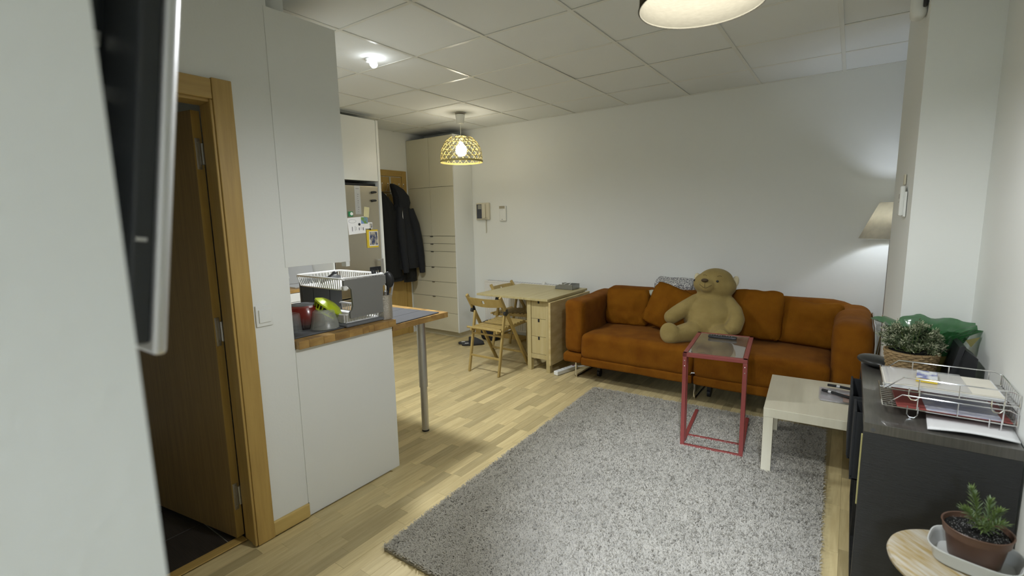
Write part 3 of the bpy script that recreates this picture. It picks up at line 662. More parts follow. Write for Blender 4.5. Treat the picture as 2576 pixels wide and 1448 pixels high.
# two tier dish rack
rk = thing('dish_rack', 'two-tier grey and white plastic dish rack on the counter', 'rack', (-2.43, 1.73, ZC))
MB().bb(-2.66, -2.215, 1.575, 1.862, ZC+0.001, ZC+0.018, 0.008, 3).go('drip_tray', rackd_m, rk, smooth=True)
def basket(x0, x1, y0, y1, z0, z1, fl, name, nx, ny, par):
    """open plastic basket with slotted sloping walls"""
    cx, cy = (x0+x1)/2, (y0+y1)/2
    P = lambda fx, fy, z, f: Vector((cx+(fx)*(x1-x0)/2*f, cy+fy*(y1-y0)/2*f, z))
    mb = MB(); c = 0.9
    for (f, z, ra) in ((1.0, z1, 0.006), (fl, z0, 0.004)):
        pts = []
        for (sx, sy) in ((1, 1), (-1, 1), (-1, -1), (1, -1)):
            for t in (0, .5, 1):
                a = (0 if (sx, sy) == (1, 1) else PI/2 if (sx, sy) == (-1, 1) else PI if (sx, sy) == (-1, -1) else 1.5*PI)+t*PI/2
                hx, hy = (x1-x0)/2*f, (y1-y0)/2*f; r = 0.03
                pts.append((cx+sx*(hx-r)+r*math.cos(a), cy+sy*(hy-r)+r*math.sin(a), z))
        mb.tube(pts, ra, n=8, closed=True)
    mb.bb(cx-(x1-x0)/2*fl, cx+(x1-x0)/2*fl, cy-(y1-y0)/2*fl, cy+(y1-y0)/2*fl, z0-0.002, z0+0.002)
    o = mb.go(name, rackw_m, par, smooth=True)
    sl = MB()
    for k in range(nx+1):
        u = -0.94+1.88*k/nx
        for s_ in (-1, 1): sl.bar(P(u, s_, z1, 1), P(u, s_, z0, fl), 0.007, 0.003)
    for k in range(ny+1):
        u = -0.94+1.88*k/ny
        for s_ in (-1, 1): sl.bar(P(s_, u, z1, 1), P(s_, u, z0, fl), 0.006, 0.003)
    for s_ in (-1, 1):
        pass
    sl.go('slats', rackw_m, o, kind='stuff')
    return o
basket(-2.65, -2.235, 1.588, 1.852, ZC+0.022, ZC+0.068, 0.93, 'lower_basket', 20, 13, rk)
basket(-2.655, -2.225, 1.565, 1.865, 1.135, 1.196, 0.92, 'upper_basket', 20, 13, rk)
def side(xc, mat):
    # panel with a cut-out at each end, spanning the rack depth
    po = [(1.605, 0.975), (1.850, 0.975), (1.856, 1.01), (1.838, 1.02), (1.838, 1.125), (1.862, 1.14), (1.862, 1.188), (1.575, 1.188), (1.575, 1.155), (1.606, 1.150), (1.622, 1.135), (1.626, 1.04), (1.618, 1.02), (1.605, 1.01)]
    mb = MB(); mb.prism(po, 'x', xc-0.006, xc+0.006)
    return mb.go('side_panel', mat, rk)
side(-2.222, rackg_m)
mb = MB()
for (a, b) in ((1.590, 1.655), (1.662, 1.765), (1.772, 1.85)): mb.bb(-2.655, -2.640, a, b, 0.955, 1.17, 0.003)
mb.bb(-2.65, -2.643, 1.58, 1.86, 0.945, 1.165); mb.go('side_panel', rackd_m, rk)
MB().bb(-2.235, -2.205, 1.567, 1.595, 1.132, 1.158, 0.008, 3).go('clip', rackw_m, rk, smooth=True)
mb = MB(); mb.cyl((-2.52, 1.64, 1.15), (-2.47, 1.70, 1.205), 0.008, n=8); mb.sph((-2.47, 1.70, 1.205), (.02, .014, .01)); mb.go('black_ladle', blk_m, None, smooth=True, label='small black utensil end inside the upper rack basket', cat='utensil')

# utensil holder
uh = thing('utensil_holder', 'perforated steel utensil holder at the counter corner', 'utensil holder', (-2.236, 1.885, ZC))
UC = Vector((-2.262, 1.862+0.0, ZC)); UC = Vector((-2.245, 1.866, ZC))
MB().lathe([(0, 0.001), (.044, 0.001), (.045, .004), (.045, .142), (.047, .146), (.044, .146), (.043, .142), (.043, .006), (0, .005)], UC, 36).go('body', M('perforated_steel', (0.62, 0.60, 0.55), 0.28, 1.0, bump=0.6, bscale=260), uh, smooth=True)
def utensil(name, pts, rad, head, mat, label, cat):
    mb = MB(); mb.tube([UC+Vector(p) for p in pts], rad, n=8)
    for (c, r3, R_) in head: mb.sph(UC+Vector(c), r3, R_)
    return mb.go(name, mat, None, smooth=True, label=label, cat=cat)
utensil('serving_spoon', [(0.0, -.005, .02), (.012, .016, .13), (.018, .022, .20)], [.006, .006, .011], [((.022, .024, .232), (.012, .030, .048), eul(0.15, 0, -0.65))], blk_m, 'large black serving spoon standing in the steel holder', 'spoon')
utensil('ladle', [(-.01, -.02, .02), (-.014, -.030, .12), (-.016, -.024, .18)], [.0055, .0055, .010], [((-.014, -.016, .212), (.010, .021, .028), eul(-0.35, 0, -0.6))], blk_m, 'smaller black ladle leaning toward the dish rack', 'ladle')
mb = MB(); mb.tube([UC+Vector(p) for p in [(-.025, 0, .02), (-.030, -.010, .16), (-.034, -.012, .225)]], .005)
for dy in (-.038, -.018, .004, .024): mb.bar(UC+Vector((-.034, -.012+dy*.5, .225)), UC+Vector((-.036, -.012+dy, .300)), 0.004, 0.013)
mb.bar(UC+Vector((-.036, -.060, .300)), UC+Vector((-.036, .018, .300)), 0.004, 0.022); mb.bar(UC+Vector((-.034, -.04, .240)), UC+Vector((-.034, .012, .240)), 0.004, 0.020); mb.go('slotted_turner', blk_m, None, label='black slotted turner behind the serving spoon', cat='turner')
mb = MB(); mb.bar(UC+Vector((.015, .01, .02)), UC+Vector((.030, .050, .212)), 0.020, 0.005, bev=.001); mb.go('table_knife', alu_m, None, label='steel knife handle sticking out right of the holder', cat='knife')
mb = MB(); mb.bar(UC+Vector((.01, -.01, .02)), UC+Vector((.025, -.006, .165)), 0.022, 0.006, bev=.001); mb.sph(UC+Vector((.025, -.006, .165)), (.006, .011, .010)); mb.go('table_spoon', alu_m, None, label='short steel handle in the middle of the holder', cat='spoon')
mb = MB(); mb.cyl(UC+Vector((0, .005, .02)), UC+Vector((-.005, .004, .20)), 0.008, n=10); mb.go('wooden_spoon', oak_m, None, smooth=True, label='brown wooden handle between the black spoons in the holder', cat='spoon')
MB().sph((-2.218, 1.905, 0.894), (.014, .014, .010)).go('rubber_stopper', cork_m, None, smooth=True, label='small cream knob on the grey mat beside steel holder', cat='stopper')

# ------------------------------------------------------------------ wardrobe
wd = thing('wardrobe', 'tall cream wardrobe with two upper doors and stacked drawers', 'wardrobe', (-4.4, 4.65, 0))
XW0, XW1, YW = -4.795, -3.985, 4.500
MB().bb(XW0, XW1-0.018, YW+0.0005, YB-0.003, 0.075, 2.515).go('carcass', M('carcass_shadow_brown', (0.16, 0.14, 0.10), 0.6), wd)
MB().bb(XW1-0.018, XW1, YW-0.018, YB-0.003, 0.075, 2.520, 0.001).go('side_panel', white2_m, wd)
MB().bb(XW0, XW1-0.03, YW+0.05, YW+0.066, 0, 0.074).go('plinth', ward_m, wd)
MB().bb(XW1-0.046, XW1-0.03, YW+0.066, YB-0.003, 0, 0.074).go('plinth', lack_m, wd)
xm = (XW0+XW1-0.018)/2
for (z0, z1) in ((1.910, 2.515), (1.302, 1.906)):
    for (a, b) in ((XW0, xm-0.002), (xm+0.002, XW1-0.020)): MB().bb(a, b, YW-0.018, YW, z0, z1, 0.0015).go('door', ward_m, wd)
zs = [1.299, 1.205, 1.108, 0.918, 0.728, 0.535, 0.335, 0.078]
zs = [1.299, 1.203, 1.105, 0.905, 0.715, 0.523, 0.318, 0.078]
for i in range(len(zs)-1):
    dz_ = MB().bb(XW0, XW1-0.020, YW-0.018, YW, zs[i+1]+0.002, zs[i]-0.002, 0.0015).go('drawer_front', ward_m, wd)
    mb = MB(); mb.bb(xm-0.022, xm+0.022, YW-0.028, YW-0.012, zs[i]-0.010, zs[i]-0.0025, 0.001)
    mb.go('handle', blk_m if i < 4 else M('handle_brown%d' % i, (0.10, 0.085, 0.06), 0.5), dz_)

# ------------------------------------------------------------------ coats on the door
ck = thing('coat_rack', 'over-door wire coat hook rack on the entrance door', 'coat hooks', (-4.78, 4.1, 1.85))
mb = MB()
for z in (1.862, 1.835): mb.tube([(-4.770, 3.86, z), (-4.770, 4.34, z)], 0.004)
mb.go('rails', steel_m, ck, smooth=True)
mb = MB(); mb.bb(-4.786, -4.782, 4.165, 4.190, 1.84, 2.047); mb.go('strap', alu_m, ck)
for y in (3.90, 3.99, 4.08, 4.17, 4.26, 4.335):
    mb = MB(); mb.tube([(-4.770, y, 1.855), (-4.745, y, 1.87), (-4.728, y+.004, 1.93), (-4.722, y+.006, 1.955)], 0.004); mb.sph((-4.722, y+.006, 1.957), (.009, .009, .009)); mb.tube([(-4.770, y, 1.835), (-4.745, y, 1.80), (-4.72, y, 1.79), (-4.70, y, 1.81)], 0.004); mb.go('hook', chrome_m, ck, smooth=True)
c1 = thing('black_coat', 'black hooded coat hanging nearest the fridge on the entrance door', 'coat', (-4.65, 3.98, 0.75))
mb = MB(); mb.loft([(0.80, -4.66, 4.02, .075, .155), (0.90, -4.66, 4.015, .085, .16), (1.10, -4.65, 4.01, .09, .155), (1.35, -4.645, 4.00, .095, .15), (1.55, -4.65, 3.985, .095, .14), (1.68, -4.655, 3.96, .085, .12), (1.78, -4.67, 3.935, .07, .085), (1.845, -4.69, 3.915, .045, .045), (1.865, -4.70, 3.905, .02, .02)], n=40, fold=0.05, freq=9, seed=1); mb.go('body', coat1_m, c1, smooth=True)
mb = MB(); mb.tube([(-4.60, 4.055, 1.62), (-4.575, 4.09, 1.45), (-4.57, 4.11, 1.2), (-4.58, 4.12, 1.0), (-4.585, 4.125, 0.90)], [.045, .058, .058, .05, .045], n=14); mb.go('sleeve', coat1_m, c1, smooth=True)
mb = MB(); mb.loft([(0.745, -4.67, 4.10, .05, .105), (0.80, -4.67, 4.09, .055, .11), (0.90, -4.665, 4.07, .06, .10)], n=30, fold=.06, freq=7, seed=3); mb.go('lower_hem', coat2_m, c1, smooth=True)
c2 = thing('dark_jacket', 'dark navy hooded jacket hanging beside the wardrobe, sleeve hanging down', 'jacket', (-4.6, 4.22, 0.78))
mb = MB(); mb.loft([(0.90, -4.60, 4.285, .075, .115), (1.00, -4.595, 4.270, .085, .13), (1.15, -4.59, 4.250, .085, .135), (1.35, -4.595, 4.225, .085, .13), (1.50, -4.60, 4.205, .08, .12), (1.62, -4.61, 4.195, .08, .115), (1.70, -4.625, 4.195, .075, .105)], n=40, fold=.05, freq=8, seed=5); mb.go('body', coat2_m, c2, smooth=True)
mb = MB(); mb.loft([(1.62, -4.61, 4.19, .07, .095), (1.72, -4.61, 4.205, .085, .115), (1.80, -4.62, 4.20, .085, .110), (1.88, -4.64, 4.165, .07, .085), (1.93, -4.66, 4.125, .05, .045), (1.955, -4.68, 4.110, .02, .018)], n=36, fold=.05, freq=5, seed=2); mb.go('hood', coat2_m, c2, smooth=True)
mb = MB(); mb.tube([(-4.55, 4.27, 1.64), (-4.535, 4.325, 1.45), (-4.53, 4.365, 1.25), (-4.53, 4.395, 1.05), (-4.53, 4.410, 0.92), (-4.53, 4.418, 0.83)], [.045, .060, .058, .050, .042, .034], n=16); mb.go('sleeve', coat2_m, c2, smooth=True)
mb = MB(); mb.tube([(-4.54, 4.09, 1.66), (-4.52, 4.075, 1.45), (-4.51, 4.09, 1.2), (-4.52, 4.12, 0.95), (-4.52, 4.13, 0.86)], [.035, .048, .046, .04, .036], n=14); mb.go('sleeve', coat2_m, c2, smooth=True)
mb = MB(); mb.tube([(-4.505, 4.10, 1.62), (-4.49, 4.09, 1.55), (-4.487, 4.095, 1.45), (-4.50, 4.11, 1.35)], 0.004); mb.go('drawstring', white_m, c2, smooth=True)
mb = MB(); mb.loft([(0.72, -4.64, 4.30, .045, .095), (0.80, -4.64, 4.30, .05, .10), (0.92, -4.63, 4.29, .05, .095)], n=30, fold=.08, freq=9, seed=8); mb.go('scarf_end', coat1_m, c2, smooth=True)

# ------------------------------------------------------------------ wall devices
ic = thing('intercom', 'ivory wall intercom with dark screen and handset on the back wall', 'intercom', (-3.8, YB, 1.49))
MB().bb(-3.908, -3.700, YB-0.035, YB, 1.492, 1.702, 0.010, 3).go('body', ivory_m, ic, smooth=True)
MB().bb(-3.893, -3.812, YB-0.0365, YB-0.034, 1.508, 1.685, 0.001).go('screen', M('intercom_screen', (0.06, 0.065, 0.08), 0.25), ic)
MB().bb(-3.872, -3.818, YB-0.0375, YB-0.036, 1.625, 1.678).go('painted_reflection', M('screen_reflection', (0.30, 0.30, 0.26), 0.3), ic)  # paler patch: a reflection painted onto the screen
mb = MB(); mb.box((-3.772, YB-0.048, 1.600), (0.052, 0.030, 0.185), None, 0.012, 3); mb.go('handset', ivory_m, ic, smooth=True)
mb = MB()
for (x, z) in ((-3.792, 1.525), (-3.792, 1.512), (-3.735, 1.512)): mb.cyl((x, YB-0.0365, z), (x, YB-0.034, z), 0.004, n=8)
mb.go('buttons', blk_m, ic)
mb = MB(); mb.tube([(-3.765+0.008*math.cos(t*2.2), YB-0.012+0.006*math.sin(t*2.2), 1.492-0.0042*t) for t in range(0, 40)], 0.0028, n=6); mb.go('cord', ivory_m, ic, smooth=True)
th = thing('wall_remote', 'small white thermostat on the back wall right of the intercom', 'thermostat', (-3.5, YB, 1.47))
MB().bb(-3.550, -3.450, YB-0.028, YB, 1.472, 1.660, 0.012, 3).go('body', white2_m, th, smooth=True)
MB().bb(-3.545, -3.462, YB-0.0295, YB-0.027, 1.622, 1.655, 0.001).go('display', M('lcd_grey', (0.40, 0.37, 0.28), 0.4), th)
mb = MB()
for k in range(3): mb.bb(-3.530+k*0.018, -3.524+k*0.018, YB-0.0292, YB-0.0275, 1.607, 1.610)
mb.bb(-3.512, -3.494, YB-0.0292, YB-0.0275, 1.490, 1.496); mb.go('marks', ink_m, th)

# ------------------------------------------------------------------ radiator
ra = thing('radiator', 'white ribbed panel radiator on the back wall behind the table', 'radiator', (-3.2, YB-0.05, 0.1))
MB().bb(-3.755, -2.62, YB-0.085, YB-0.075, 0.13, 0.715, 0.003).go('panel', lav_m, ra)
for k in range(34):
    x = -3.735+k*0.0333; MB().bb(x, x+0.018, YB-0.090, YB-0.084, 0.15, 0.695, 0.002, 1).go('rib', lav_m, ra)
mb = MB(); mb.bb(-3.757, -2.618, YB-0.088, YB-0.02, 0.715, 0.735, 0.003); mb.bb(-3.757, -3.752, YB-0.088, YB-0.02, 0.13, 0.72); mb.go('cover', lav_m, ra)
mb = MB()
for k in range(30): mb.bb(-3.72+k*0.036, -3.70+k*0.036, YB-0.075, YB-0.035, 0.7345, 0.7362)
mb.go('grille_slots', ink_m, ra)
mb = MB(); mb.cyl((-2.90, YB-0.055, 0.735), (-2.90, YB-0.055, 0.762), 0.022, n=18); mb.go('valve_knob', white_m, ra, smooth=True)

# ------------------------------------------------------------------ gateleg table
gt_ = thing('gateleg_table', 'birch gateleg table with left leaf raised and three small drawers', 'table', (-2.75, 4.28, 0))
X0, X1, Y0, Y1 = -2.575, -2.315, 3.855, 4.70
for (x, y) in ((X0+0.022, 3.925), (X1-0.022, 3.925), (X0+0.022, 4.63), (X1-0.022, 4.63)): MB().bb(x-0.022, x+0.022, y-0.022, y+0.022, 0, 0.712, 0.002).go('leg', birch_m, gt_)
mb = MB(); mb.bb(X0+0.004, X0+0.016, 3.94, 4.61, 0.13, 0.712); mb.bb(X1-0.016, X1-0.004, 3.94, 4.61, 0.13, 0.712); mb.bb(X0+0.01, X1-0.01, 3.94, 4.61, 0.135, 0.15); mb.bb(X0+0.03, X1-0.03, 4.27, 4.29, 0.135, 0.70); mb.go('body', birch_m, gt_)
MB().bb(X0+0.044, X1-0.044, 3.908, 3.93, 0.125, 0.170, 0.001).go('bottom_rail', birch_m, gt_)
for (z0, z1) in ((0.527, 0.708), (0.349, 0.524), (0.173, 0.346)):
    mb = MB(); xm_ = (X0+X1)/2
    mb.bb(X0+0.047, X1-0.047, 3.912, 3.926, z0, z1, 0.001); df = mb.go('drawer', birch_m, gt_)
    MB().bb(xm_-0.008, xm_+0.010, 3.909, 3.913, z1-0.030, z1+0.0005).go('finger_notch', dark_m, df)
MB().bb(X0-0.002, X1+0.004, Y0, Y1, 0.713, 0.735, 0.002).go('top', birchh_m, gt_)
MB().bb(-3.172, X0-0.004, Y0, Y1, 0.713, 0.735, 0.002).go('raised_leaf', birchh_m, gt_)
MB().bb(X1+0.012, X1+0.034, Y0+0.004, Y1, 0.090, 0.706, 0.002).go('hanging_leaf', M('birch_leaf', (0.66, 0.56, 0.30), 0.45, col2=(0.46, 0.34, 0.14), vscale=2.2, stretch=(1, 2.2, 7), contrast=0.22), gt_)
mb = MB(); mb.bar((X0, 4.02, 0.685), (-2.86, 4.36, 0.685), 0.022, 0.05); mb.bar((X0, 4.02, 0.14), (-2.86, 4.36, 0.14), 0.022, 0.05); mb.bar((-2.86, 4.36, 0.0), (-2.86, 4.36, 0.71), 0.04, 0.03); mb.go('gate_leg', birch_m, gt_)
ms = thing('letter_tray', 'small grey steel mesh tray on the gateleg table', 'tray', (-2.47, 4.6, 0.735))
mb = MB(); x0, x1, y0, y1 = -2.60, -2.385, 4.50, 4.66
mb.bb(x0, x1, y0, y1, 0.736, 0.738); mb.bb(x0, x1, y1-0.002, y1, 0.736, 0.785); mb.bb(x1-0.002, x1, y0, y1, 0.736, 0.785)
mb.prism([(x0, .736), (x1, .736), (x1, .785), (x0+.05, .785), (x0+.01, .770)], 'y', y0, y0+0.002); mb.go('body', mesh_m, ms)
mb = MB(); mb.tube([(x0+.05, y0, .786), (x1, y0, .786), (x1, y1, .786), (x0+.03, y1, .786)], .003, n=6); mb.go('rim', mesh_m, ms, smooth=True)
mb = MB(); mb.tube([(-2.50, 4.52, .790), (-2.48, 4.56, .80), (-2.46, 4.62, .795), (-2.50, 4.60, .76)], .0035, n=6); mb.sph((-2.50, 4.515, .765), (.010, .008, .008)); mb.go('white_cable', white_m, None, smooth=True, label='short white cable hanging in the steel mesh tray', cat='cable')

# ------------------------------------------------------------------ folding chairs (local: faces +Y)
def folding_chair(loc, rz, label):
    t = thing('folding_chair', label, 'chair', (0, 0, 0), 0, 'slatted folding chairs at the gateleg table')
    W = 0.203
    top, foot = Vector((0, -0.225, 0.772)), Vector((0, 0.245, 0.0))
    for s in (-1, 1):
        mb = MB(); mb.bar((s*W, top.y, top.z), (s*W, foot.y, foot.z), 0.022, 0.034, up=(0, 1, 0), bev=0.006); mb.go('front_leg', chair_m, t)
        mb = MB(); mb.bar((s*(W+0.001)-0.024*s*0+s*0.0, -0.245, 0.0), (s*(W), -0.128, 0.600), 0.020, 0.030, up=(0, 1, 0), bev=0.006)
        for v in mb.bm.verts: v.co.x -= 0.0
        for v in mb.bm.verts: v.co.x += -s*0.0225
        mb.go('rear_leg', chair_m, t)
        mb = MB(); mb.prism([(-0.165, 0.600), (-0.148, 0.645), (-0.128, 0.648), (-0.108, 0.605), (-0.140, 0.582), (-0.160, 0.588)], 'x', s*W-0.0125, s*W+0.0125); mb.go('hinge_bracket', blk_m, t)
        mb = MB(); mb.bar((s*(W-0.046), -0.235, 0.428), (s*(W-0.046), 0.265, 0.452), 0.018, 0.030, up=(0, 1, 0), bev=0.004); mb.go('seat_rail', chair_m, t)
    # curved back slat with a round hole
    n = 24; mb = MB(); bm = mb.bm
    y0b, z0b = -0.212, 0.745; hh = 0.088
    d = (foot-top).normalized()
    rows = []
    def P(u, v, k):
        x = -W+0.008+u*(2*W-0.016); c = -0.028*math.cos((u-0.5)*PI)
        z = z0b - v*hh*(1-0.14*abs(2*u-1)**2) - 0.010*math.cos((u-0.5)*PI)*0
        return Vector((x, y0b+c+v*hh*0.45+k*0.012-0.006, z))
    us = [i/n for i in range(n//2-1)]+[0.5-0.042, 0.5, 0.5+0.042]+[i/n for i in range(n//2+2, n+1)]
    vs_ = [0, .25, .42, .60, 1.0]
    G = {(i, j, k): bm.verts.new(P(u, v, k)) for i, u in enumerate(us) for j, v in enumerate(vs_) for k in (0, 1)}
    iu = us.index(0.5)
    def skip(i, j): return i in (iu-1, iu) and j in (1, 2)
    for i in range(len(us)-1):
        for j in range(len(vs_)-1):
            if skip(i, j): continue
            bm.faces.new((G[i,j,0], G[i+1,j,0], G[i+1,j+1,0], G[i,j+1,0])); bm.faces.new((G[i,j,1], G[i,j+1,1], G[i+1,j+1,1], G[i+1,j,1]))
            for (a, b, ni, nj) in (((i,j),(i+1,j),i,j-1), ((i+1,j),(i+1,j+1),i+1,j), ((i+1,j+1),(i,j+1),i,j+1), ((i,j+1),(i,j),i-1,j)):
                if ni < 0 or nj < 0 or ni >= len(us)-1 or nj >= len(vs_)-1 or skip(ni, nj):
                    bm.faces.new((G[a+(0,)], G[a+(1,)], G[b+(1,)], G[b+(0,)]))
    mb.go('back_slat', chair_m, t)
    for k in range(9):
        y = -0.185+k*0.050; z = 0.448+(y+0.235)*0.048
        MB().box((0, y, z), (2*(W-0.036), 0.030, 0.010), eul(0.048, 0, 0), 0.002, 1).go('seat_slat', chair_m, t)
    MB().cyl((-W-0.008, -0.222, 0.446), (W+0.008, -0.222, 0.446), 0.011, n=12).go('rear_seat_dowel', chair_m, t, smooth=True)
    MB().cyl((-W, 0.262, 0.452), (W, 0.262, 0.452), 0.011, n=12).go('front_seat_dowel', chair_m, t, smooth=True)
    MB().bar((-W+.02, -0.214, 0.165), (W-.02, -0.214, 0.165), 0.012, 0.022, bev=0.003).go('rear_stretcher', chair_m, t)
    MB().bar((-W, 0.150, 0.158), (W, 0.150, 0.158), 0.012, 0.022, bev=0.003).go('front_stretcher', chair_m, t)
    MB().cyl((-W+.02, -0.175, 0.380), (W-.02, -0.175, 0.380), 0.009, n=10).go('lower_dowel', chair_m, t, smooth=True)
    t.location = loc; t.rotation_euler = (0, 0, rz)
    return t
ch1 = folding_chair((-2.853, 3.787, 0), 0.0, 'slatted beech folding chair nearest the camera, back to us')
ch2 = copy_tree(ch1); ch2['label'] = 'slatted beech folding chair half hidden behind the raised table leaf'
ch2.location = (-3.06, 4.45, 0); ch2.rotation_euler = (0, 0, -PI/2+0.02)
for ch in ch2.children: pass

# slippers and bag
def slipper(loc, rz, label):
    t = thing('slipper', label, 'slipper', loc, rz, 'grey slippers by the wardrobe')
    M_ = ROOTM[t]
    def W_(p): return M_ @ Vector(p)
    mb = MB(); mb.soft((0, 0, 0.012), (0.27, 0.095, 0.024), 0.012, n=8)
    for v in mb.bm.verts:
        f = 1-0.25*abs(v.co.x/0.135)**3-(0.10 if v.co.x < 0 else 0); v.co.y *= f
    for v in mb.bm.verts: v.co = W_(v.co)
    mb.go('sole', blk_m, t, smooth=True)
    n = 14; mb = MB(); bm = mb.bm; R = []
    for i in range(8):
        x = 0.0+i*0.0185; w_ = 0.046*(1-0.35*max(0, (x-0.03)/0.1)**2); h_ = 0.062*(1-(i/8.2)**2.2)+0.006
        R.append([bm.verts.new(W_((x, w_*math.cos(PI*k/n), 0.014+h_*math.sin(PI*k/n)))) for k in range(n+1)])
    for A, B in zip(R, R[1:]):
        for k in range(n): bm.faces.new((A[k], A[k+1], B[k+1], B[k]))
    o = mb.go('upper', M('slipper_felt', (0.05, 0.052, 0.055), 0.9) if 'slipper_felt' not in bpy.data.materials else bpy.data.materials['slipper_felt'], t, smooth=True)
    sm = o.modifiers.new('s', 'SOLIDIFY'); sm.thickness = 0.004
    mb = MB(); mb.box((-0.075, 0, 0.0252), (0.045, 0.028, 0.001), None)
    for v in mb.bm.verts: v.co = W_(v.co)
    mb.go('insole_tag', paper_m, t)
    return t
slipper((-3.745, 4.385, 0), 0.88, 'left dark grey slipper on floor beside wardrobe plinth')
slipper((-3.655, 4.345, 0), 0.80, 'right dark grey slipper nearer the folding chair')
mb = MB(); mb.soft((-3.62, 4.66, 0.125), (0.26, 0.16, 0.25), 0.06, n=10, amp=0.035, fr=9, seed=2); mb.go('black_bag', M('bag_cloth', (0.012, 0.014, 0.022), 0.8), None, smooth=True, label='slumped black bag on floor between wardrobe and table', cat='bag')

# power strip
ps = thing('power_strip', 'white multi-socket power strip on floor beside the sofa foot', 'power strip', (-2.22, 3.98, 0))
dd = Vector((-2.19+2.235, 4.11-3.90, 0)); pa = math.atan2(dd.y, dd.x)
rp_ = eul(0, 0, pa); pc_ = Vector((-2.205, 4.02, 0.022))
MB().box(pc_, (0.30, 0.052, 0.040), rp_, 0.006).go('body', white2_m, ps)
for k in range(5):
    c = pc_+rp_ @ Vector((-0.118+k*0.046, 0, 0.021)); MB().cyl(c-Vector((0,0,.002)), c, 0.019, n=18).go('socket', white_m, ps)
    mb = MB(); mb.sph(c+rp_ @ Vector((0.0, 0.008, 0)), (.003, .003, .001)); mb.sph(c-rp_ @ Vector((0.0, 0.008, 0)), (.003, .003, .001)); mb.go('pin_holes', dark_m, ps)
MB().box(pc_+rp_ @ Vector((0.115, 0, 0.021)), (0.026, 0.018, 0.008), rp_, 0.002).go('switch', M('switch_red', (0.12, 0.01, 0.01), 0.3), ps)
mb = MB(); mb.tube([pc_+rp_ @ Vector((0.15, 0, 0)), (-2.10, 4.20, 0.03), (-2.0, 4.30, 0.02), (-1.9, 4.45, 0.01), (-1.9, 4.65, 0.01)], 0.005); mb.go('cord', white_m, ps, smooth=True)

# ------------------------------------------------------------------ sofa
so = thing('sofa', 'long orange-brown fabric sofa against the back wall', 'sofa', (-1.0, 4.28, 0))
XA, XB = -2.13, 0.165
YF = 3.845
xi0, xi1 = -1.935, -0.055
xmid = -0.955
mb = MB(); mb.soft(((XA+xi0)/2, 4.26, 0.505), (xi0-XA, 0.85, 0.49), 0.055, n=14, amp=0.010, fr=5, seed=1, fn=lambda p: Vector((p.x, p.y, p.z+(0.03*max(0, p.y) if p.z > 0 else 0)))); mb.go('arm', sofa_m, so, smooth=True, ang=60)
mb = MB(); mb.soft(((XA+xi0)/2-0.004, 4.24, 0.215), (xi0-XA+0.012, 0.82, 0.10), 0.035, n=12, amp=0.006, fr=6, seed=4); mb.go('arm_base', sofa_m, so, smooth=True, ang=60)
mb = MB(); mb.soft(((xi1+XB)/2, 4.24, 0.475), (XB-xi1+0.01, 0.87, 0.60), 0.085, n=16, amp=0.014, fr=5, seed=9, fn=lambda p: Vector((p.x*(1+0.05*p.z), p.y, p.z))); mb.go('arm', sofa_m, so, smooth=True, ang=60)
for k, (a, b) in enumerate(((xi0, xmid-0.005), (xmid+0.005, xi1))):
    mb = MB(); mb.soft(((a+b)/2, 4.17, 0.345), (b-a+0.010, 0.735, 0.245), 0.055, n=18, amp=0.012, fr=5, seed=11+k,
        fn=lambda p: Vector((p.x, p.y, p.z+(0.012*math.cos(p.x*3.0)*math.cos(p.y*4) if p.z > 0 else 0)))); mb.go('seat_cushion', sofa_m, so, smooth=True, ang=60)
    mb = MB(); mb.soft(((a+b)/2, 4.165, 0.205), (b-a+0.004, 0.715, 0.080), 0.02, n=14, amp=0.008, fr=7, seed=21+k); mb.go('skirt', sofa_m, so, smooth=True, ang=60)
mb = MB(); mb.soft(((XA+0.08+XB-0.02)/2, 4.64, 0.50), (XB-XA-0.12, 0.24, 0.60), 0.10, n=22, amp=0.012, fr=3, seed=31, fn=lambda p: Vector((p.x, p.y, p.z - (0.07*max(0, (p.x-0.83)/0.25)**2 if p.z > 0 else 0)))); mb.go('backrest', sofa_m, so, smooth=True, ang=60)
MB().bb(-2.0, 0.05, 3.95, 4.6, 0.13, 0.20).go('under_frame', dark_m, so)
for x in (-2.045, -0.965, 0.06):
    mb = MB(); pts = [(x, 3.93, 0.17), (x, 3.925, 0.03), (x, 3.945, 0.007), (x, 4.30, 0.007), (x, 4.33, 0.03), (x, 4.335, 0.17)]
    mb.tube(pts, 0.008, n=8); mb.go('chrome_leg', chrome_m, so, smooth=True)
for x in (-1.87, -0.88, -0.1):
    mb = MB(); mb.cyl((x-0.012, 4.07, 0.035), (x+0.012, 4.07, 0.035), 0.035, n=16); mb.bb(x-0.015, x+0.015, 4.05, 4.09, 0.05, 0.14); mb.go('castor', blk_m, so, smooth=True)
mb = MB(); mb.tube([(XB+0.012, 3.96, 0.20), (XB+0.014, 3.955, 0.62), (XB+0.012, 4.0, 0.72), (XB+0.010, 4.5, 0.735), (XB+0.010, 4.56, 0.70), (XB+0.01, 4.56, 0.2)], 0.008, n=8); mb.go('chrome_side_tube', chrome_m, so, smooth=True)
mb = MB(); mb.tube([(xmid-0.03, 3.800+0.03, 0.24), (xmid-0.01, 3.79+0.03, 0.262), (xmid+0.03, 3.79+0.04, 0.265)], 0.007); mb.go('chrome_link', chrome_m, so, smooth=True)

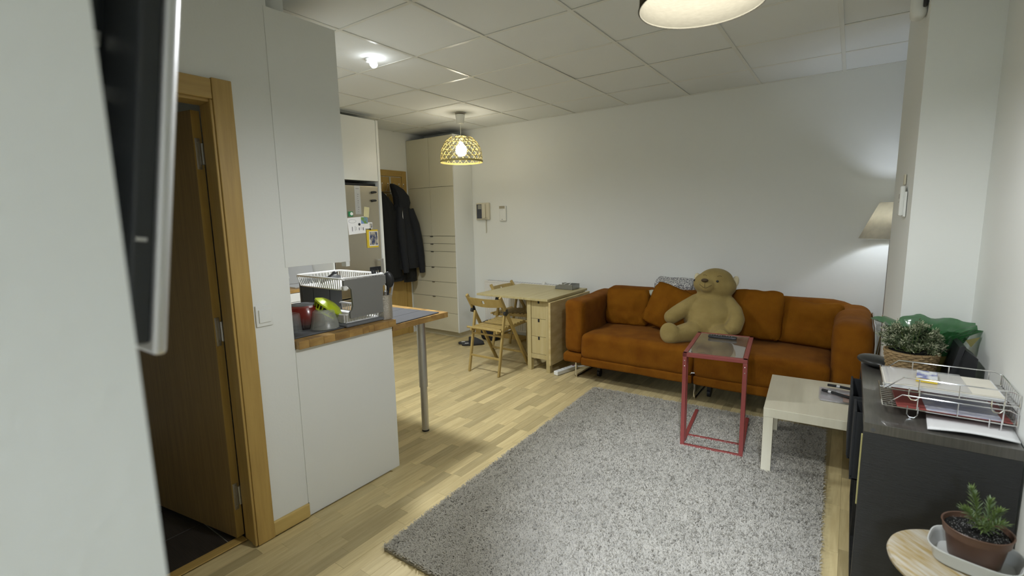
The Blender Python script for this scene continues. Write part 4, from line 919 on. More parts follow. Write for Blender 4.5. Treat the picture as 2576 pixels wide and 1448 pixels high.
def cushion(label, c, w_, h_, t_, r, seed, sag=0.0, name='cushion'):
    mb = MB(); mb.pillow(c, w_, h_, t_, r, seed, sag=sag); return mb.go(name, cush_m, None, smooth=True, ang=70, label=label, cat='cushion', group='orange cushions on the sofa')
cushion('orange cushion leaning in the left corner of the sofa', (-1.715, 4.36, 0.640), 0.44, 0.37, 0.17, eul(-0.20, 0, 0.06), 1)
cushion('orange cushion tipped on its corner left of the bear', (-1.285, 4.27, 0.675), 0.42, 0.41, 0.15, eul(-0.25, 0.33, -0.05), 2)
cushion('upright orange cushion right of the bear', (-0.59, 4.29, 0.690), 0.40, 0.41, 0.15, eul(-0.22, 0, -0.05), 3)
cushion('slouched wrinkled orange cushion in the right corner of the sofa', (-0.235, 4.34, 0.655), 0.47, 0.39, 0.19, eul(-0.30, 0.02, -0.10), 4, sag=0.035)
mb = MB(); mb.soft((-1.37, 4.70, 0.845), (0.36, 0.17, 0.07), 0.025, n=12, amp=0.02, fr=7, seed=5, r=eul(0.35, 0.02, 0)); mb.soft((-1.37, 4.685, 0.80), (0.38, 0.15, 0.05), 0.02, n=12, amp=0.02, fr=7, seed=8, r=eul(0.35, 0.03, 0))
mb.go('blanket', blanket_m, None, smooth=True, label='folded speckled grey and white blanket on sofa back', cat='blanket')

# ------------------------------------------------------------------ teddy bear
bear = thing('teddy_bear', 'big light brown plush bear sitting on the orange sofa', 'teddy bear', (-0.92, 4.15, 0.46))
def ell(mb, c, r, R_=None): mb.sph(c, r, R_, 24, 16)
mb = MB()
hc = Vector((-0.912, 4.255, 0.922))
ell(mb, (-0.925, 4.20, 0.635), (0.215, 0.175, 0.195), eul(-0.15, 0.10, 0))       # belly
ell(mb, (-0.915, 4.24, 0.745), (0.170, 0.130, 0.125), eul(-0.15, 0.10, 0))       # chest
ell(mb, hc+Vector((0, 0, -0.008)), (0.172, 0.135, 0.116), eul(-0.1, 0.10, 0)); ell(mb, hc+Vector((0.005, 0.005, 0.030)), (0.140, 0.120, 0.104))                               # head
ell(mb, hc+Vector((-0.035, -0.110, 0.000)), (0.070, 0.066, 0.055), eul(0.25, 0.0, 0.1))        # muzzle
ell(mb, hc+Vector((-0.030, -0.080, -0.050)), (0.060, 0.05, 0.032))
def limb(mb, pts, rads):
    mb.tube(pts, rads, n=16)
    mb.sph(pts[0], [rads[0]]*3); mb.sph(pts[-1], [rads[-1]]*3)
limb(mb, [(-1.045, 4.20, 0.785), (-1.10, 4.13, 0.735), (-1.165, 4.075, 0.680), (-1.200, 4.04, 0.650)], [.052, .062, .066, .062])
limb(mb, [(-0.785, 4.22, 0.785), (-0.730, 4.17, 0.725), (-0.700, 4.10, 0.670), (-0.712, 4.05, 0.615)], [.048, .056, .060, .062])
limb(mb, [(-0.985, 4.11, 0.555), (-1.04, 4.04, 0.540), (-1.10, 3.97, 0.530), (-1.150, 3.90, 0.520)], [.092, .086, .076, .066])
limb(mb, [(-0.83, 4.11, 0.545), (-0.80, 4.02, 0.54), (-0.785, 3.95, 0.53), (-0.775, 3.90, 0.525)], [.092, .084, .070, .062])
ell(mb, (-1.165, 3.885, 0.545), (0.080, 0.046, 0.090), eul(-0.15, -0.25, 0.25))     # soles turned to us
ell(mb, (-0.775, 3.885, 0.540), (0.076, 0.046, 0.086), eul(-0.2, 0.1, -0.1))
ell(mb, (-0.92, 4.235, 0.835), (0.125, 0.10, 0.06))
body = mb.go('body', bear_m, bear, smooth=True, ang=180)
rm = body.modifiers.new('r', 'REMESH'); rm.mode = 'VOXEL'; rm.voxel_size = 0.009; rm.use_smooth_shade = True
sm = body.modifiers.new('s', 'SMOOTH'); sm.factor = 0.6; sm.iterations = 7
mz = hc+Vector((-0.035, -0.176, 0.002))
mb = MB(); mb.sph(mz+Vector((-0.008, 0.012, 0.046)), (0.028, 0.020, 0.015), eul(-0.5, 0, 0)); mb.go('nose', nose_m, bear, smooth=True)
def face_y(x, z):  # front of the muzzle
    dx, dz = x-(hc.x-0.035), z-hc.z; q = 1-(dx/0.072)**2-(dz/0.058)**2
    return hc.y-0.110-0.066*math.sqrt(max(q, 0.02))-0.0005
pts = []
for i in range(11):
    u = -1+2*i/10; x = hc.x-0.035+0.048*u; z = hc.z-0.008+0.016*abs(u)**1.6-0.004*math.cos(u*PI); pts.append((x, face_y(x, z), z))
mb = MB(); mb.tube(pts, 0.0018, n=6); mb.tube([(hc.x-0.040, face_y(hc.x-0.04, hc.z+0.036-t*0.044), hc.z+0.036-t*0.044) for t in (0, .33, .66, 1)], 0.0016, n=6)
mb.go('mouth_stitch', stitch_m, bear, smooth=True)
for (ex, ez) in ((0.046, 0.040), (-0.150, 0.030)):
    p = hc+Vector((ex, 0, ez)); yy = hc.y-0.132*math.sqrt(max(0.05, 1-(ex/0.168)**2-(ez/0.122)**2))
    e = MB().sph((p.x, yy-0.001, p.z), (0.011, 0.008, 0.010)).go('eye', M('eye_black', (0.01, 0.01, 0.01), 0.08, coat=1) if 'eye_black' not in bpy.data.materials else bpy.data.materials['eye_black'], bear, smooth=True)
for (ex, ez) in ((0.055, 0.078), (-0.060, 0.080)):
    p = hc+Vector((ex, 0, ez)); pt_ = []
    for t in (0, .5, 1, 1.5, 2):
        xx = ex-0.016+0.016*t; zz_ = ez+0.005*math.sin(t*PI/2); pt_.append((hc.x+xx, hc.y-0.1355*math.sqrt(max(0.05, 1-(xx/0.170)**2-(zz_/0.124)**2)), hc.z+zz_))
    mb = MB(); mb.tube(pt_, 0.0016, n=6); mb.go('eyebrow_stitch', stitch_m, bear, smooth=True)
for (s, zz) in ((1, 0.020), (-1, 0.03)):
    mb = MB(); mb.sph(hc+Vector((s*0.148, 0.055, zz)), (0.030, 0.022, 0.052), eul(0, 0.25*s, -0.3*s)); mb.go('ear', beare_m, bear, smooth=True)
mb = MB(); mb.sph((-1.500, 4.43, 0.775), (0.050, 0.04, 0.035)); mb.go('grey_cloth_bundle', M('sage_cloth', (0.42, 0.42, 0.33), 0.9), None, smooth=True, label='small rounded sage cloth bundle poking out beside tipped cushion', cat='cloth')

# ------------------------------------------------------------------ red C-shaped table
vt = thing('laptop_table', 'small red metal side table with glass top and C-shaped base', 'side table', (-0.70, 3.35, 0))
T = [Vector((-0.882, 3.675, 0)), Vector((-0.530, 3.745, 0)), Vector((-0.468, 3.135, 0)), Vector((-0.806, 3.030, 0))]   # far left, far right, near right, near left
# square it up: use near edge and depth direction
nl = Vector((-0.812, 3.045, 0)); dx_ = Vector((math.cos(0.10), math.sin(0.10), 0)); dy_ = Vector((-math.sin(0.10), math.cos(0.10), 0))
WV, DV, HV = 0.345, 0.60, 0.640
Rv = eul(0, 0, 0.10)
def vp(a, b, z): return nl+dx_*a+dy_*b+Vector((0, 0, z))
f = 0.026
mb = MB()
for (a0, b0, a1, b1) in ((0, 0, WV, 0), (0, DV, WV, DV), (0, 0, 0, DV), (WV, 0, WV, DV)):
    mb.box((vp(a0, b0, HV-0.0125)+vp(a1, b1, HV-0.0125))/2, (abs(a1-a0)+f if a1 != a0 else f, abs(b1-b0)+f if b1 != b0 else f, 0.025), Rv, 0.002)
mb.go('top_frame', red_m, vt)
MB().box(vp(WV/2, DV/2, HV-0.004), (WV-f-0.004, DV-f-0.004, 0.006), Rv, 0.001).go('glass_top', tglass_m, vt)
for (a, b) in ((0, 0), (WV, 0), (0, 0.055), (WV, 0.055)): MB().box(vp(a, b, (HV-0.025)/2+0.005), (0.024, 0.024, HV-0.035), Rv, 0.002).go('leg', red_m, vt)
for a in (0, WV): MB().box(vp(a, 0.33, 0.025), (0.024, 0.57, 0.022), Rv, 0.002).go('foot_bar', red_m, vt)
MB().box(vp(WV/2, 0, 0.020), (WV-0.022, 0.022, 0.024), Rv, 0.002).go('base_bar', red_m, vt)
MB().box(vp(WV/2, 0.055+0.10, 0.020), (WV-0.022, 0.022, 0.022), Rv, 0.002).go('base_bar', red_m, vt)
for (a, s) in ((0, 1), (WV, -1)):
    for z in (HV-0.05, HV-0.085):
        MB().sph(vp(a+s*0.0, -0.0125, z), (.0035, .002, .0035)).go('screw', chrome_m, vt, smooth=True)
rc = thing('remote_control', 'black remote control lying on the glass table top', 'remote control', (-0.69, 3.53, HV))
Rr = eul(0, 0, 0.08); rcx = Vector((-0.690, 3.525, HV+0.011))
MB().soft(rcx, (0.185, 0.046, 0.020), 0.009, n=8, r=Rr).go('body', blk_m, rc, smooth=True)
for i in range(9):
    for j in range(3): MB().box(rcx+Rr @ Vector((-0.072+i*0.0165, -0.012+j*0.012, 0.0105)), (0.008, 0.006, 0.003), Rr, 0.001, 1).go('button', alu_m if (i+j) % 4 == 0 else grey_m, rc)

# ------------------------------------------------------------------ pale side table and what lies on it
lk = thing('side_table', 'pale birch square side table between the rug and black shelf', 'side table', (-0.05, 3.2, 0))
LX0, LX1, LY0, LY1, LZ = -0.357, 0.190, 2.982, 3.660, 0.402
Rk = eul(0, 0, 0.0)
MB().bb(LX0, LX1, LY0, LY1, LZ-0.052, LZ, 0.002).go('top', lack_m, lk)
for (x, y) in ((LX0+.0265, LY0+.0265), (LX1-.0265, LY0+.0265), (LX0+.0265, LY1-.0265), (LX1-.0265, LY1-.0265)): MB().bb(x-0.025, x+0.025, y-0.025, y+0.025, 0, LZ-0.0525, 0.002).go('leg', lack_m, lk)
lk.rotation_euler = (0, 0, 0.055)
mg = thing('magazine', 'clear-wrapped magazine with grey cover on the pale side table', 'magazine', (0.05, 3.23, LZ))
MB().box((0.050, 3.375, LZ+0.006), (0.280, 0.225, 0.008), eul(0, 0, 0.03), 0.001).go('pages', M('magazine_cover', (0.50, 0.48, 0.50), 0.3, col2=(0.18, 0.18, 0.17), vscale=9, contrast=0.1), mg)
MB().box((0.050, 3.375, LZ+0.0125), (0.295, 0.235, 0.002), eul(0, 0, 0.03)).go('plastic_wrap', clear_m, mg)
MB().box((0.115, 3.325, LZ+0.017), (0.18, 0.14, 0.004), eul(0, 0, 0.0), 0.001).go('brown_leaflet', M('brown_cover', (0.34, 0.24, 0.20), 0.4), None, label='brown printed leaflet on top of the wrapped magazine', cat='leaflet')
def strap(name, pts, label, ring):
    t = thing(name, label, 'strap', pts[0]); mb = MB(); mb.tube(pts, 0.0085, n=10); mb.go('cord', blk_m, t, smooth=True)
    a, b = Vector(pts[ring]), Vector(pts[ring+1]); d = (b-a).normalized(); mb = MB(); mb.cyl(a, a+d*0.018, 0.0105, n=14); mb.go('ring', silver_m, t, smooth=True)
    return t
strap('black_strap', [(-0.057, 3.500, LZ+0.028), (-0.01, 3.488, LZ+0.032), (0.03, 3.478, LZ+0.032), (0.09, 3.468, LZ+0.031), (0.16, 3.458, LZ+0.030)], 'farther black rubber strap with silver ring, on the magazine', 1)
strap('black_strap', [(-0.081, 3.395, LZ+0.024), (-0.047, 3.374, LZ+0.026), (-0.016, 3.353, LZ+0.028), (0.03, 3.322, LZ+0.029), (0.09, 3.302, LZ+0.028), (0.16, 3.297, LZ+0.028)], 'nearer curved black rubber strap with silver ring, on magazine', 1)

# ------------------------------------------------------------------ rug
rg = thing('shag_rug', 'large cream shaggy rug covering the laminate in front of the sofa', 'rug', (-0.86, 2.5, 0))
RC = [Vector((-1.665, 1.30, 0)), Vector((0.005, 1.30, 0)), Vector((-0.055, 3.79, 0)), Vector((-1.755, 3.715, 0))]
mb = MB(); mb.prism([(p.x, p.y) for p in RC], 'z', 0.001, 0.012); mb.go('backing', rugb_m, rg)
NT = 300000; R_ = np.random.RandomState(4)
u = R_.rand(NT); v = R_.rand(NT)
v = 1-np.sqrt(1-v*0.55)/1.0 if False else v
Pm = lambda a: np.array([a.x, a.y])
P00, P10, P11, P01 = map(Pm, RC)
base = ((1-u)*(1-v))[:, None]*P00+(u*(1-v))[:, None]*P10+(u*v)[:, None]*P11+((1-u)*v)[:, None]*P01
clump = np.array([noise.noise(Vector((b[0]*40, b[1]*40, 0))) for b in base[::1]]) 
ang_ = clump*5+R_.rand(NT)*4.2
big = np.array([noise.noise(Vector((b[0]*3.2, b[1]*3.2, 5))) for b in base])
Lh = 0.018+0.007*R_.rand(NT)+0.002*clump; lean = 0.006+0.012*R_.rand(NT)
d2 = np.stack([np.cos(ang_), np.sin(ang_)], 1); sd = np.stack([-d2[:, 1], d2[:, 0]], 1)*0.0021
z0_ = np.full(NT, 0.008); zm = z0_+Lh*0.65; zt = z0_+Lh*(0.98-0.2*R_.rand(NT))
pm = base+d2*(lean*0.35)[:, None]; pt = base+d2*(lean*1.25)[:, None]
A3 = lambda p, z: np.concatenate([p, z[:, None]], 1)
VV = np.stack([A3(base-sd, z0_), A3(base+sd, z0_), A3(pm-sd, zm), A3(pm+sd, zm), A3(pt-sd*0.7, zt), A3(pt+sd*0.7, zt)], 1).reshape(-1, 3)
idx = np.arange(NT)[:, None]*6
FF = np.concatenate([idx+np.array([[0, 1, 3, 2]]), idx+np.array([[2, 3, 5, 4]])], 0)
me = bpy.data.meshes.new('pile'); me.vertices.add(len(VV)); me.vertices.foreach_set('co', (VV-np.array([-0.86, 2.5, 0])).astype(np.float32).ravel())
me.loops.add(FF.size); me.loops.foreach_set('vertex_index', FF.astype(np.int32).ravel()); me.polygons.add(len(FF))
me.polygons.foreach_set('loop_start', np.arange(0, FF.size, 4, dtype=np.int32)); me.polygons.foreach_set('loop_total', np.full(len(FF), 4, dtype=np.int32))
me.update(); me.validate(); me.materials.append(rug_m)
po = bpy.data.objects.new('pile', me); COL.objects.link(po); po.parent = rg; po['kind'] = 'stuff'

# ------------------------------------------------------------------ floor lamp
fl = thing('floor_lamp', 'floor lamp with cream cone shade behind the right sofa arm', 'floor lamp', (0.245, 4.55, 0))
LCx, LCy = 0.245, 4.55
mb = MB(); mb.lathe([(0.197, 1.301), (0.086, 1.568)], (LCx, LCy, 0), 48); o = mb.go('lamp_shade', lsh_m, fl, smooth=True, ang=180); q = o.modifiers.new('s', 'SOLIDIFY'); q.thickness = 0.0015
mb = MB(); mb.tube([(LCx+0.198*math.cos(t), LCy+0.198*math.sin(t), 1.301) for t in np.linspace(0, 2*PI, 49)[:-1]], 0.0022, n=6, closed=True); mb.tube([(LCx+0.087*math.cos(t), LCy+0.087*math.sin(t), 1.568) for t in np.linspace(0, 2*PI, 49)[:-1]], 0.0022, n=6, closed=True); mb.go('shade_ring', white2_m, fl, smooth=True)
MB().cyl((LCx, LCy, 0.03), (LCx, LCy, 1.44), 0.010, n=14).go('pole', alu_m, fl, smooth=True)
MB().lathe([(0, 0), (.13, 0), (.13, .012), (.02, .03), (0, .03)], (LCx, LCy, 0), 36).go('base', alu_m, fl, smooth=True)
MB().cyl((LCx, LCy, 1.40), (LCx, LCy, 1.455), 0.018, n=14).go('socket', white2_m, fl, smooth=True)
mb = MB(); 
for k in range(3):
    a = 2*PI*k/3+0.4; mb.tube([(LCx, LCy, 1.56), (LCx+.087*math.cos(a), LCy+.087*math.sin(a), 1.567)], 0.002, n=6)
mb.go('spider', alu_m, fl)
# dried reeds in the corner
rd = thing('dried_reeds', 'narrow bundle of dried tan reeds standing behind the white pillar', 'reeds', (0.235, 4.2, 0))
rr = random.Random(2)
for k in range(11):
    a = rr.uniform(0, 2*PI); bx, by = 0.225+0.03*math.cos(a), 4.25+0.03*math.sin(a); h_ = rr.uniform(0.55, 0.78)
    mb = MB(); mb.tube([(bx, by, 0), (bx+rr.uniform(-.005, .005), by, h_*0.5), (0.232+rr.uniform(-.012, .006), 4.25+rr.uniform(-.02, .02), h_)], [.006, .005, .0025], n=6); mb.go('reed', reed_m, rd, smooth=True)

# ------------------------------------------------------------------ pendant lamps
dp = thing('drum_pendant', 'large cream linen drum pendant shade glowing at top edge of view', 'pendant lamp', (-0.385, 1.49, 2.08))
DC = (-0.385, 1.49)
mb = MB(); mb.lathe([(0.168, 2.080), (0.160, 2.33)], (DC[0], DC[1], 0), 72); o = mb.go('lamp_shade', shade_m, dp, smooth=True, ang=180); q = o.modifiers.new('s', 'SOLIDIFY'); q.thickness = 0.0015
mb = MB(); mb.tube([(DC[0]+0.168*math.cos(t), DC[1]+0.168*math.sin(t), 2.080) for t in np.linspace(0, 2*PI, 73)[:-1]], 0.0025, n=6, closed=True); mb.go('bottom_ring', shade_m, dp, smooth=True)
MB().cyl((DC[0], DC[1], 2.30), (DC[0], DC[1], CZ-0.03), 0.004, n=8).go('cord', white_m, dp)
MB().lathe([(0, -0.06), (.035, -.06), (.05, -.003), (0, -.003)], (DC[0], DC[1], CZ), 28).go('canopy', white_m, dp, smooth=True)
MB().cyl((DC[0], DC[1], 2.285), (DC[0], DC[1], 2.325), 0.02, n=16).go('socket', white_m, dp, smooth=True)
mb = MB()
for k in range(3):
    a = 2*PI*k/3+1.1; mb.tube([(DC[0], DC[1], 2.315), (DC[0]+.160*math.cos(a), DC[1]+.160*math.sin(a), 2.325)], 0.002, n=6)
mb.go('spider', white_m, dp)

BC = Vector((-3.45, 4.01, 0))
bp = thing('bamboo_pendant', 'dome pendant lamp of woven bamboo strips, lit, near the wardrobe', 'pendant lamp', (BC.x, BC.y, 2.1))
def dome(t):   # t 0 rim .. 1 top
    zz = 2.108+0.265*t
    r = 0.222*math.sqrt(1-t**2.6*0.86)
    return r, zz
mb = MB()
NS = 20
for s in (-1, 1):
    for k in range(NS):
        a0 = 2*PI*k/NS; pts = []
        for i in range(13):
            t = i/12*0.97; r, z = dome(t); a = a0+s*t*1.15; pts.append(BC+Vector(((r+s*0.0012)*math.cos(a), (r+s*0.0012)*math.sin(a), z)))
        bm = mb.bm; prev = None
        for i, p in enumerate(pts):
            tg = (pts[min(i+1, 12)]-pts[max(i-1, 0)]).normalized(); rad = Vector((p.x-BC.x, p.y-BC.y, 0)).normalized(); side_ = tg.cross(rad).normalized()*0.0025; th_ = rad*0.0007
            cur = [bm.verts.new(p-side_-th_), bm.verts.new(p+side_-th_), bm.verts.new(p+side_+th_), bm.verts.new(p-side_+th_)]
            if prev:
                for e in range(4): bm.faces.new((prev[e], prev[(e+1) % 4], cur[(e+1) % 4], cur[e]))
            prev = cur
mb.go('woven_strips', bam_m, bp, kind='stuff')
for t in (0.17, 0.36, 0.55, 0.72, 0.86):
    r, z = dome(t); mb = MB(); mb.tube([BC+Vector((r*math.cos(a), r*math.sin(a), z)) for a in np.linspace(0, 2*PI, 49)[:-1]], 0.0024, n=5, closed=True); mb.go('hoop', bam_m, bp, smooth=True)
mb = MB(); mb.lathe([(0.2235, 2.100), (0.2265, 2.100), (0.2265, 2.120), (0.2235, 2.120), (0.2235, 2.100)], BC, 56); mb.go('rim_band', bam_m, bp, smooth=True)
mb = MB(); mb.lathe([(0.02, 2.374), (0.055, 2.372), (0.060, 2.368), (0.055, 2.364), (0.02, 2.366)], BC, 32); mb.go('top_ring', bam_m, bp, smooth=True)
MB().cyl(BC+Vector((0, 0, 2.34)), BC+Vector((0, 0, 2.51)), 0.003, n=8).go('cord', white_m, bp)
MB().lathe([(0, 2.500), (.034, 2.500), (.038, 2.506), (.052, 2.588), (.048, 2.590), (0, 2.56)], BC, 32).go('canopy_cup', white_m, bp, smooth=True)
MB().cyl(BC+Vector((0, 0, CZ-0.008)), BC+Vector((0, 0, CZ-0.003)), 0.055, n=32).go('ceiling_plate', M('rose_grey', (0.5, 0.48, 0.40), 0.5), bp)
mb = MB()
for s in (-1, 1): mb.tube([BC+Vector((s*.03, 0, 2.585)), BC+Vector((s*.035, .01, 2.598)), BC+Vector((s*.01, 0, 2.602))], 0.002, n=6)
mb.go('terminal_wires', brass_m if 'brass_m' in globals() else alu_m, bp)
MB().lathe([(0, 2.165), (.030, 2.170), (.052, 2.195), (.060, 2.228), (.052, 2.262), (.028, 2.290), (.016, 2.312), (0, 2.315)], BC, 32).go('bulb', bulb_m, bp, smooth=True)
MB().cyl(BC+Vector((0, 0, 2.312)), BC+Vector((0, 0, 2.355)), 0.018, n=16).go('socket', white_m, bp, smooth=True)

# ------------------------------------------------------------------ black shelf unit on the right
sh = thing('shelf_unit', 'black cube shelf unit against the right wall, end panel facing us', 'shelf', (0.30, 2.52, 0))
SX0, SX1, SY0, SY1, SZ = 0.085, 0.497, 2.095, 2.975, 0.742
MB().bb(SX0, SX1, SY0, SY0+0.036, 0, SZ-0.037, 0.001).go('end_panel', shelf_m, sh)
MB().bb(SX0, SX1, SY1-0.036, SY1, 0, SZ-0.037, 0.001).go('end_panel', shelf_m, sh)
MB().bb(SX0, SX1, SY0-0.001, SY1, SZ-0.0365, SZ, 0.001).go('top_panel', shelft_m, sh)
MB().bb(SX0, SX1, SY0+0.036, SY1-0.036, 0, 0.036).go('bottom_panel', shelf_m, sh)
MB().bb(SX0+0.002, SX1, SY0+0.036, SY1-0.036, 0.365, 0.381).go('middle_shelf', shelf_m, sh)
MB().bb(SX0+0.002, SX1, 2.527, 2.543, 0.036, SZ-0.037).go('divider', shelf_m, sh)
MB().cyl((0.112, 2.0945, 0.718), (0.112, 2.093, 0.718), 0.007, n=18).go('screw_cap', grey_m, sh)
bn = thing('storage_bin', 'black fabric storage box pulled slightly out of the shelf front', 'box', (0.2, 2.7, 0.385))
mb = MB(); mb.bb(0.047, 0.056, 2.565, 2.86, 0.395, 0.690, 0.002); mb.bb(0.056, 0.37, 2.565, 2.573, 0.385, 0.68); mb.bb(0.056, 0.37, 2.852, 2.86, 0.385, 0.68); mb.bb(0.362, 0.37, 2.565, 2.86, 0.385, 0.68); mb.bb(0.05, 0.37, 2.565, 2.86, 0.384, 0.390); mb.go('body', M('black_felt', (0.022, 0.024, 0.026), 0.9), bn)
bn2 = thing('storage_bin', 'near black fabric box in the shelf front, closer to us', 'box', (0.2, 2.3, 0.385))
mb = MB(); mb.bb(0.060, 0.069, 2.36, 2.52, 0.40, 0.685, 0.002); mb.bb(0.069, 0.37, 2.36, 2.368, 0.385, 0.68); mb.bb(0.069, 0.37, 2.512, 2.52, 0.385, 0.68); mb.bb(0.06, 0.37, 2.36, 2.52, 0.384, 0.39); mb.go('body', bpy.data.materials['black_felt'], bn2)
for k, (y, h, x) in ((1, (2.163, 0.285, 0.082)),):
    MB().bb(x, x+0.21, y, y+0.010, 0.382, 0.382+h, 0.001).go('magazine', yelp_m if k == 1 else paperb_m, None, label=['cream magazine standing at the shelf front nearest the end panel', 'yellowish magazine edge showing along the shelf front', 'cream magazine behind the yellow one in the shelf'][k], cat='magazine')

# wire letter trays with paper
def wire_tray(z, label):
    t = thing('wire_tray', label, 'tray', (0.31, 2.35, z), 0, 'stacked chrome wire letter trays')
    x0, x1, y0, y1, h = 0.140, 0.500, 2.225, 2.475, 0.050
    r = 0.0022
    mb = MB(); mb.tube([(x0, y0, z), (x1, y0, z), (x1, y1, z), (x0, y1, z)], r, n=6, closed=True)
    for y in (y0, y1): mb.tube([(x0+0.005, y, z), (x0+0.055, y, z+h), (x1-0.02, y, z+h), (x1, y, z+h-.01), (x1, y, z)], r, n=6)
    mb.tube([(x0, y0, z), (x0-0.004, y0, z+0.02), (x0-0.004, y1, z+0.02), (x0, y1, z)], r, n=6)
    mb.tube([(x1, y0, z+h-.01), (x1+.002, y1, z+h-.01)], r, n=6)
    mb.go('frame', chrome_m, t, smooth=True)
    mb = MB()
    for k in range(9):
        y = y0+(k+1)*(y1-y0)/10; mb.tube([(x0-0.003, y, z+0.018), (x0, y, z+.001), (x1, y, z+.001), (x1, y, z+h-.01)], 0.0013, n=5)
    for k in range(7): x = x0+0.03+k*0.05; mb.tube([(x, y0, z-.001), (x, y1, z-.001)], 0.0013, n=5)
    for x in (x0+0.10, x0+0.21, x1-0.035):
        for y in (y0, y1): mb.tube([(x, y, z), (x, y, z+h)], 0.0018, n=5)
    mb.go('rods', chrome_m, t, smooth=True)
    for x in (x0+0.085, x1-0.055):
        for y in (y0, y1): MB().tube([(x-.012, y, z+.012), (x-.012, y, z-.020), (x-.004, y, z-.030), (x+.010, y, z-.030), (x+.018, y, z-.020), (x+.018, y, z+.012)], 0.0022, n=6).go('hook', chrome_m, t, smooth=True)
    return t
wire_tray(0.775, 'lower chrome wire letter tray on black shelf, red folder inside')
wire_tray(0.842, 'upper chrome wire letter tray full of white papers')
pp = thing('paper_stack', 'stack of white papers in clear sleeves in upper wire tray', 'papers', (0.3, 2.35, 0.845))
for k in range(6):
    MB().box((0.305+0.003*math.sin(k*2.1), 2.35+0.002*math.cos(k*3), 0.8475+k*0.0026), (0.325, 0.225, 0.0022), eul(0, 0, 0.012*math.sin(k*1.7))).go('sheet', paper_m if k < 5 else paperb_m, pp)
MB().box((0.262, 2.352, 0.8645), (0.24, 0.232, 0.0015), eul(0, 0, 0.01)).go('plastic_sleeve', clear_m, pp)
MB().box((0.155, 2.35, 0.855), (0.006, 0.228, 0.018), None, 0.002).go('sleeve_edge', clear_m, pp)
bx_ = thing('patterned_card_box', 'small blue and white card box with yellow side on the papers', 'box', (0.27, 2.34, 0.866))
Rb = eul(0, 0, -0.10)
MB().box((0.272, 2.345, 0.8725), (0.062, 0.115, 0.014), Rb, 0.001).go('body', yel_m, bx_)
MB().box((0.272, 2.345, 0.8800), (0.061, 0.114, 0.001), Rb).go('printed_lid', M('lid_print', (0.72, 0.75, 0.76), 0.4, col2=(0.16, 0.18, 0.42), vscale=38, contrast=0.07), bx_)
fo = thing('red_folder', 'red folder under printed bluish sheets in lower wire tray', 'folder', (0.3, 2.33, 0.777))
MB().box((0.335, 2.345, 0.7795), (0.31, 0.235, 0.003), eul(0, 0, 0.02), 0.001).go('cover', redp_m, fo)
MB().box((0.365, 2.335, 0.7825), (0.20, 0.215, 0.002), eul(0, 0, 0.02)).go('printed_sheet', bluep_m, fo)
ws = thing('white_brochure', 'white curved brochure lying on the shelf edge under the trays', 'brochure', (0.37, 2.17, SZ))
V = []; Fc = []
for i in range(13):
    for j in range(7):
        u_ = i/12; v_ = j/6; x_ = 0.262+0.232*u_+0.012*v_; y_ = 2.118+0.02*u_+0.17*v_; z_ = SZ+0.0015+0.010*math.sin(u_*PI)*(1-v_)*0.8+0.004*(1-v_)
        V.append((x_, y_, z_))
for i in range(12):
    for j in range(6): a = i*7+j; Fc.append((a, a+7, a+8, a+1))
o = raw('sheet', V, Fc, paper_m, ws, smooth=True); q = o.modifiers.new('s', 'SOLIDIFY'); q.thickness = 0.004; q.offset = 1
mb = MB(); 
mb = MB(); mb.bb(0.43, 0.452, 2.135, 2.137, SZ+.010, SZ+.0105); 
mb.tube([(0.425+0.006*k, 2.15-0.002*(k % 2), SZ+0.012) for k in range(6)], 0.0012, n=5); mb.go('small_print', M('print_brown', (0.40, 0.28, 0.22), 0.7), ws)

# black smooth cases
for k, (c, r3, rz_, lb) in enumerate((((0.138, 2.915, SZ+0.027), (0.062, 0.095, 0.026), 0.55, 'smooth oval black case at the far corner of shelf'), ((0.185, 2.935, SZ+0.020), (0.04, 0.07, 0.020), -0.3, 'second black oval case tucked behind the wicker pot'))):
    mb = MB(); mb.sph(c, r3, eul(0.0, 0, rz_), 32, 18)
    MB.go(mb, 'oval_case', pebble_m, None, smooth=True, label=lb, cat='case', group='smooth black cases')

# wicker pot with plant
WC = Vector((0.262, 2.80, SZ))
wp = thing('wicker_pot_plant', 'small leafy artificial plant in a round woven wicker pot', 'potted plant', WC)
def wrad(z): return 0.078+0.020*(z/0.125)
mb = MB(); mb.lathe([(0, 0.004), (.072, 0.002), (wrad(.02)-.004, .02), (wrad(.125)-.006, .125), (wrad(.125)-.012, .125), (.07, .02), (0, .01)], WC, 36); mb.go('liner', wick_m, wp, smooth=True)
for q_ in range(13):
    z = 0.006+q_*0.0095; pts = []
    for k in range(96):
        a = 2*PI*k/96; r = wrad(z)+0.0035*math.sin(a*16+(q_ % 2)*PI); pts.append(WC+Vector((r*math.cos(a), r*math.sin(a), z+0.001*math.sin(a*5+q_))))
    mb = MB(); mb.tube(pts, 0.0048, n=6, closed=True); mb.go('woven_strand', wick_m, wp, smooth=True)
mb = MB()
for k in range(32):
    a = 2*PI*(k+0.5)/32; mb.tube([WC+Vector((wrad(z)*math.cos(a), wrad(z)*math.sin(a), z)) for z in (0.0, .06, .126)], 0.003, n=5)
mb.go('stakes', wick_m, wp, smooth=True)
MB().lathe([(0, .118), (.088, .118), (.088, .112), (0, .112)], WC, 24).go('soil', soil_m, wp)
rr = random.Random(9)
def leaf_geo(V, Fc, p, d, ln, wd_):
    d = d.normalized(); s_ = d.cross(Vector((rr.uniform(-1, 1), rr.uniform(-1, 1), rr.uniform(-.3, 1)))).normalized()*wd_; n_ = d.cross(s_).normalized()*ln*0.12
    b = len(V); V += [tuple(p), tuple(p+d*ln*0.5+s_+n_), tuple(p+d*ln), tuple(p+d*ln*0.5-s_+n_)]; Fc += [(b, b+1, b+2), (b, b+2, b+3)]
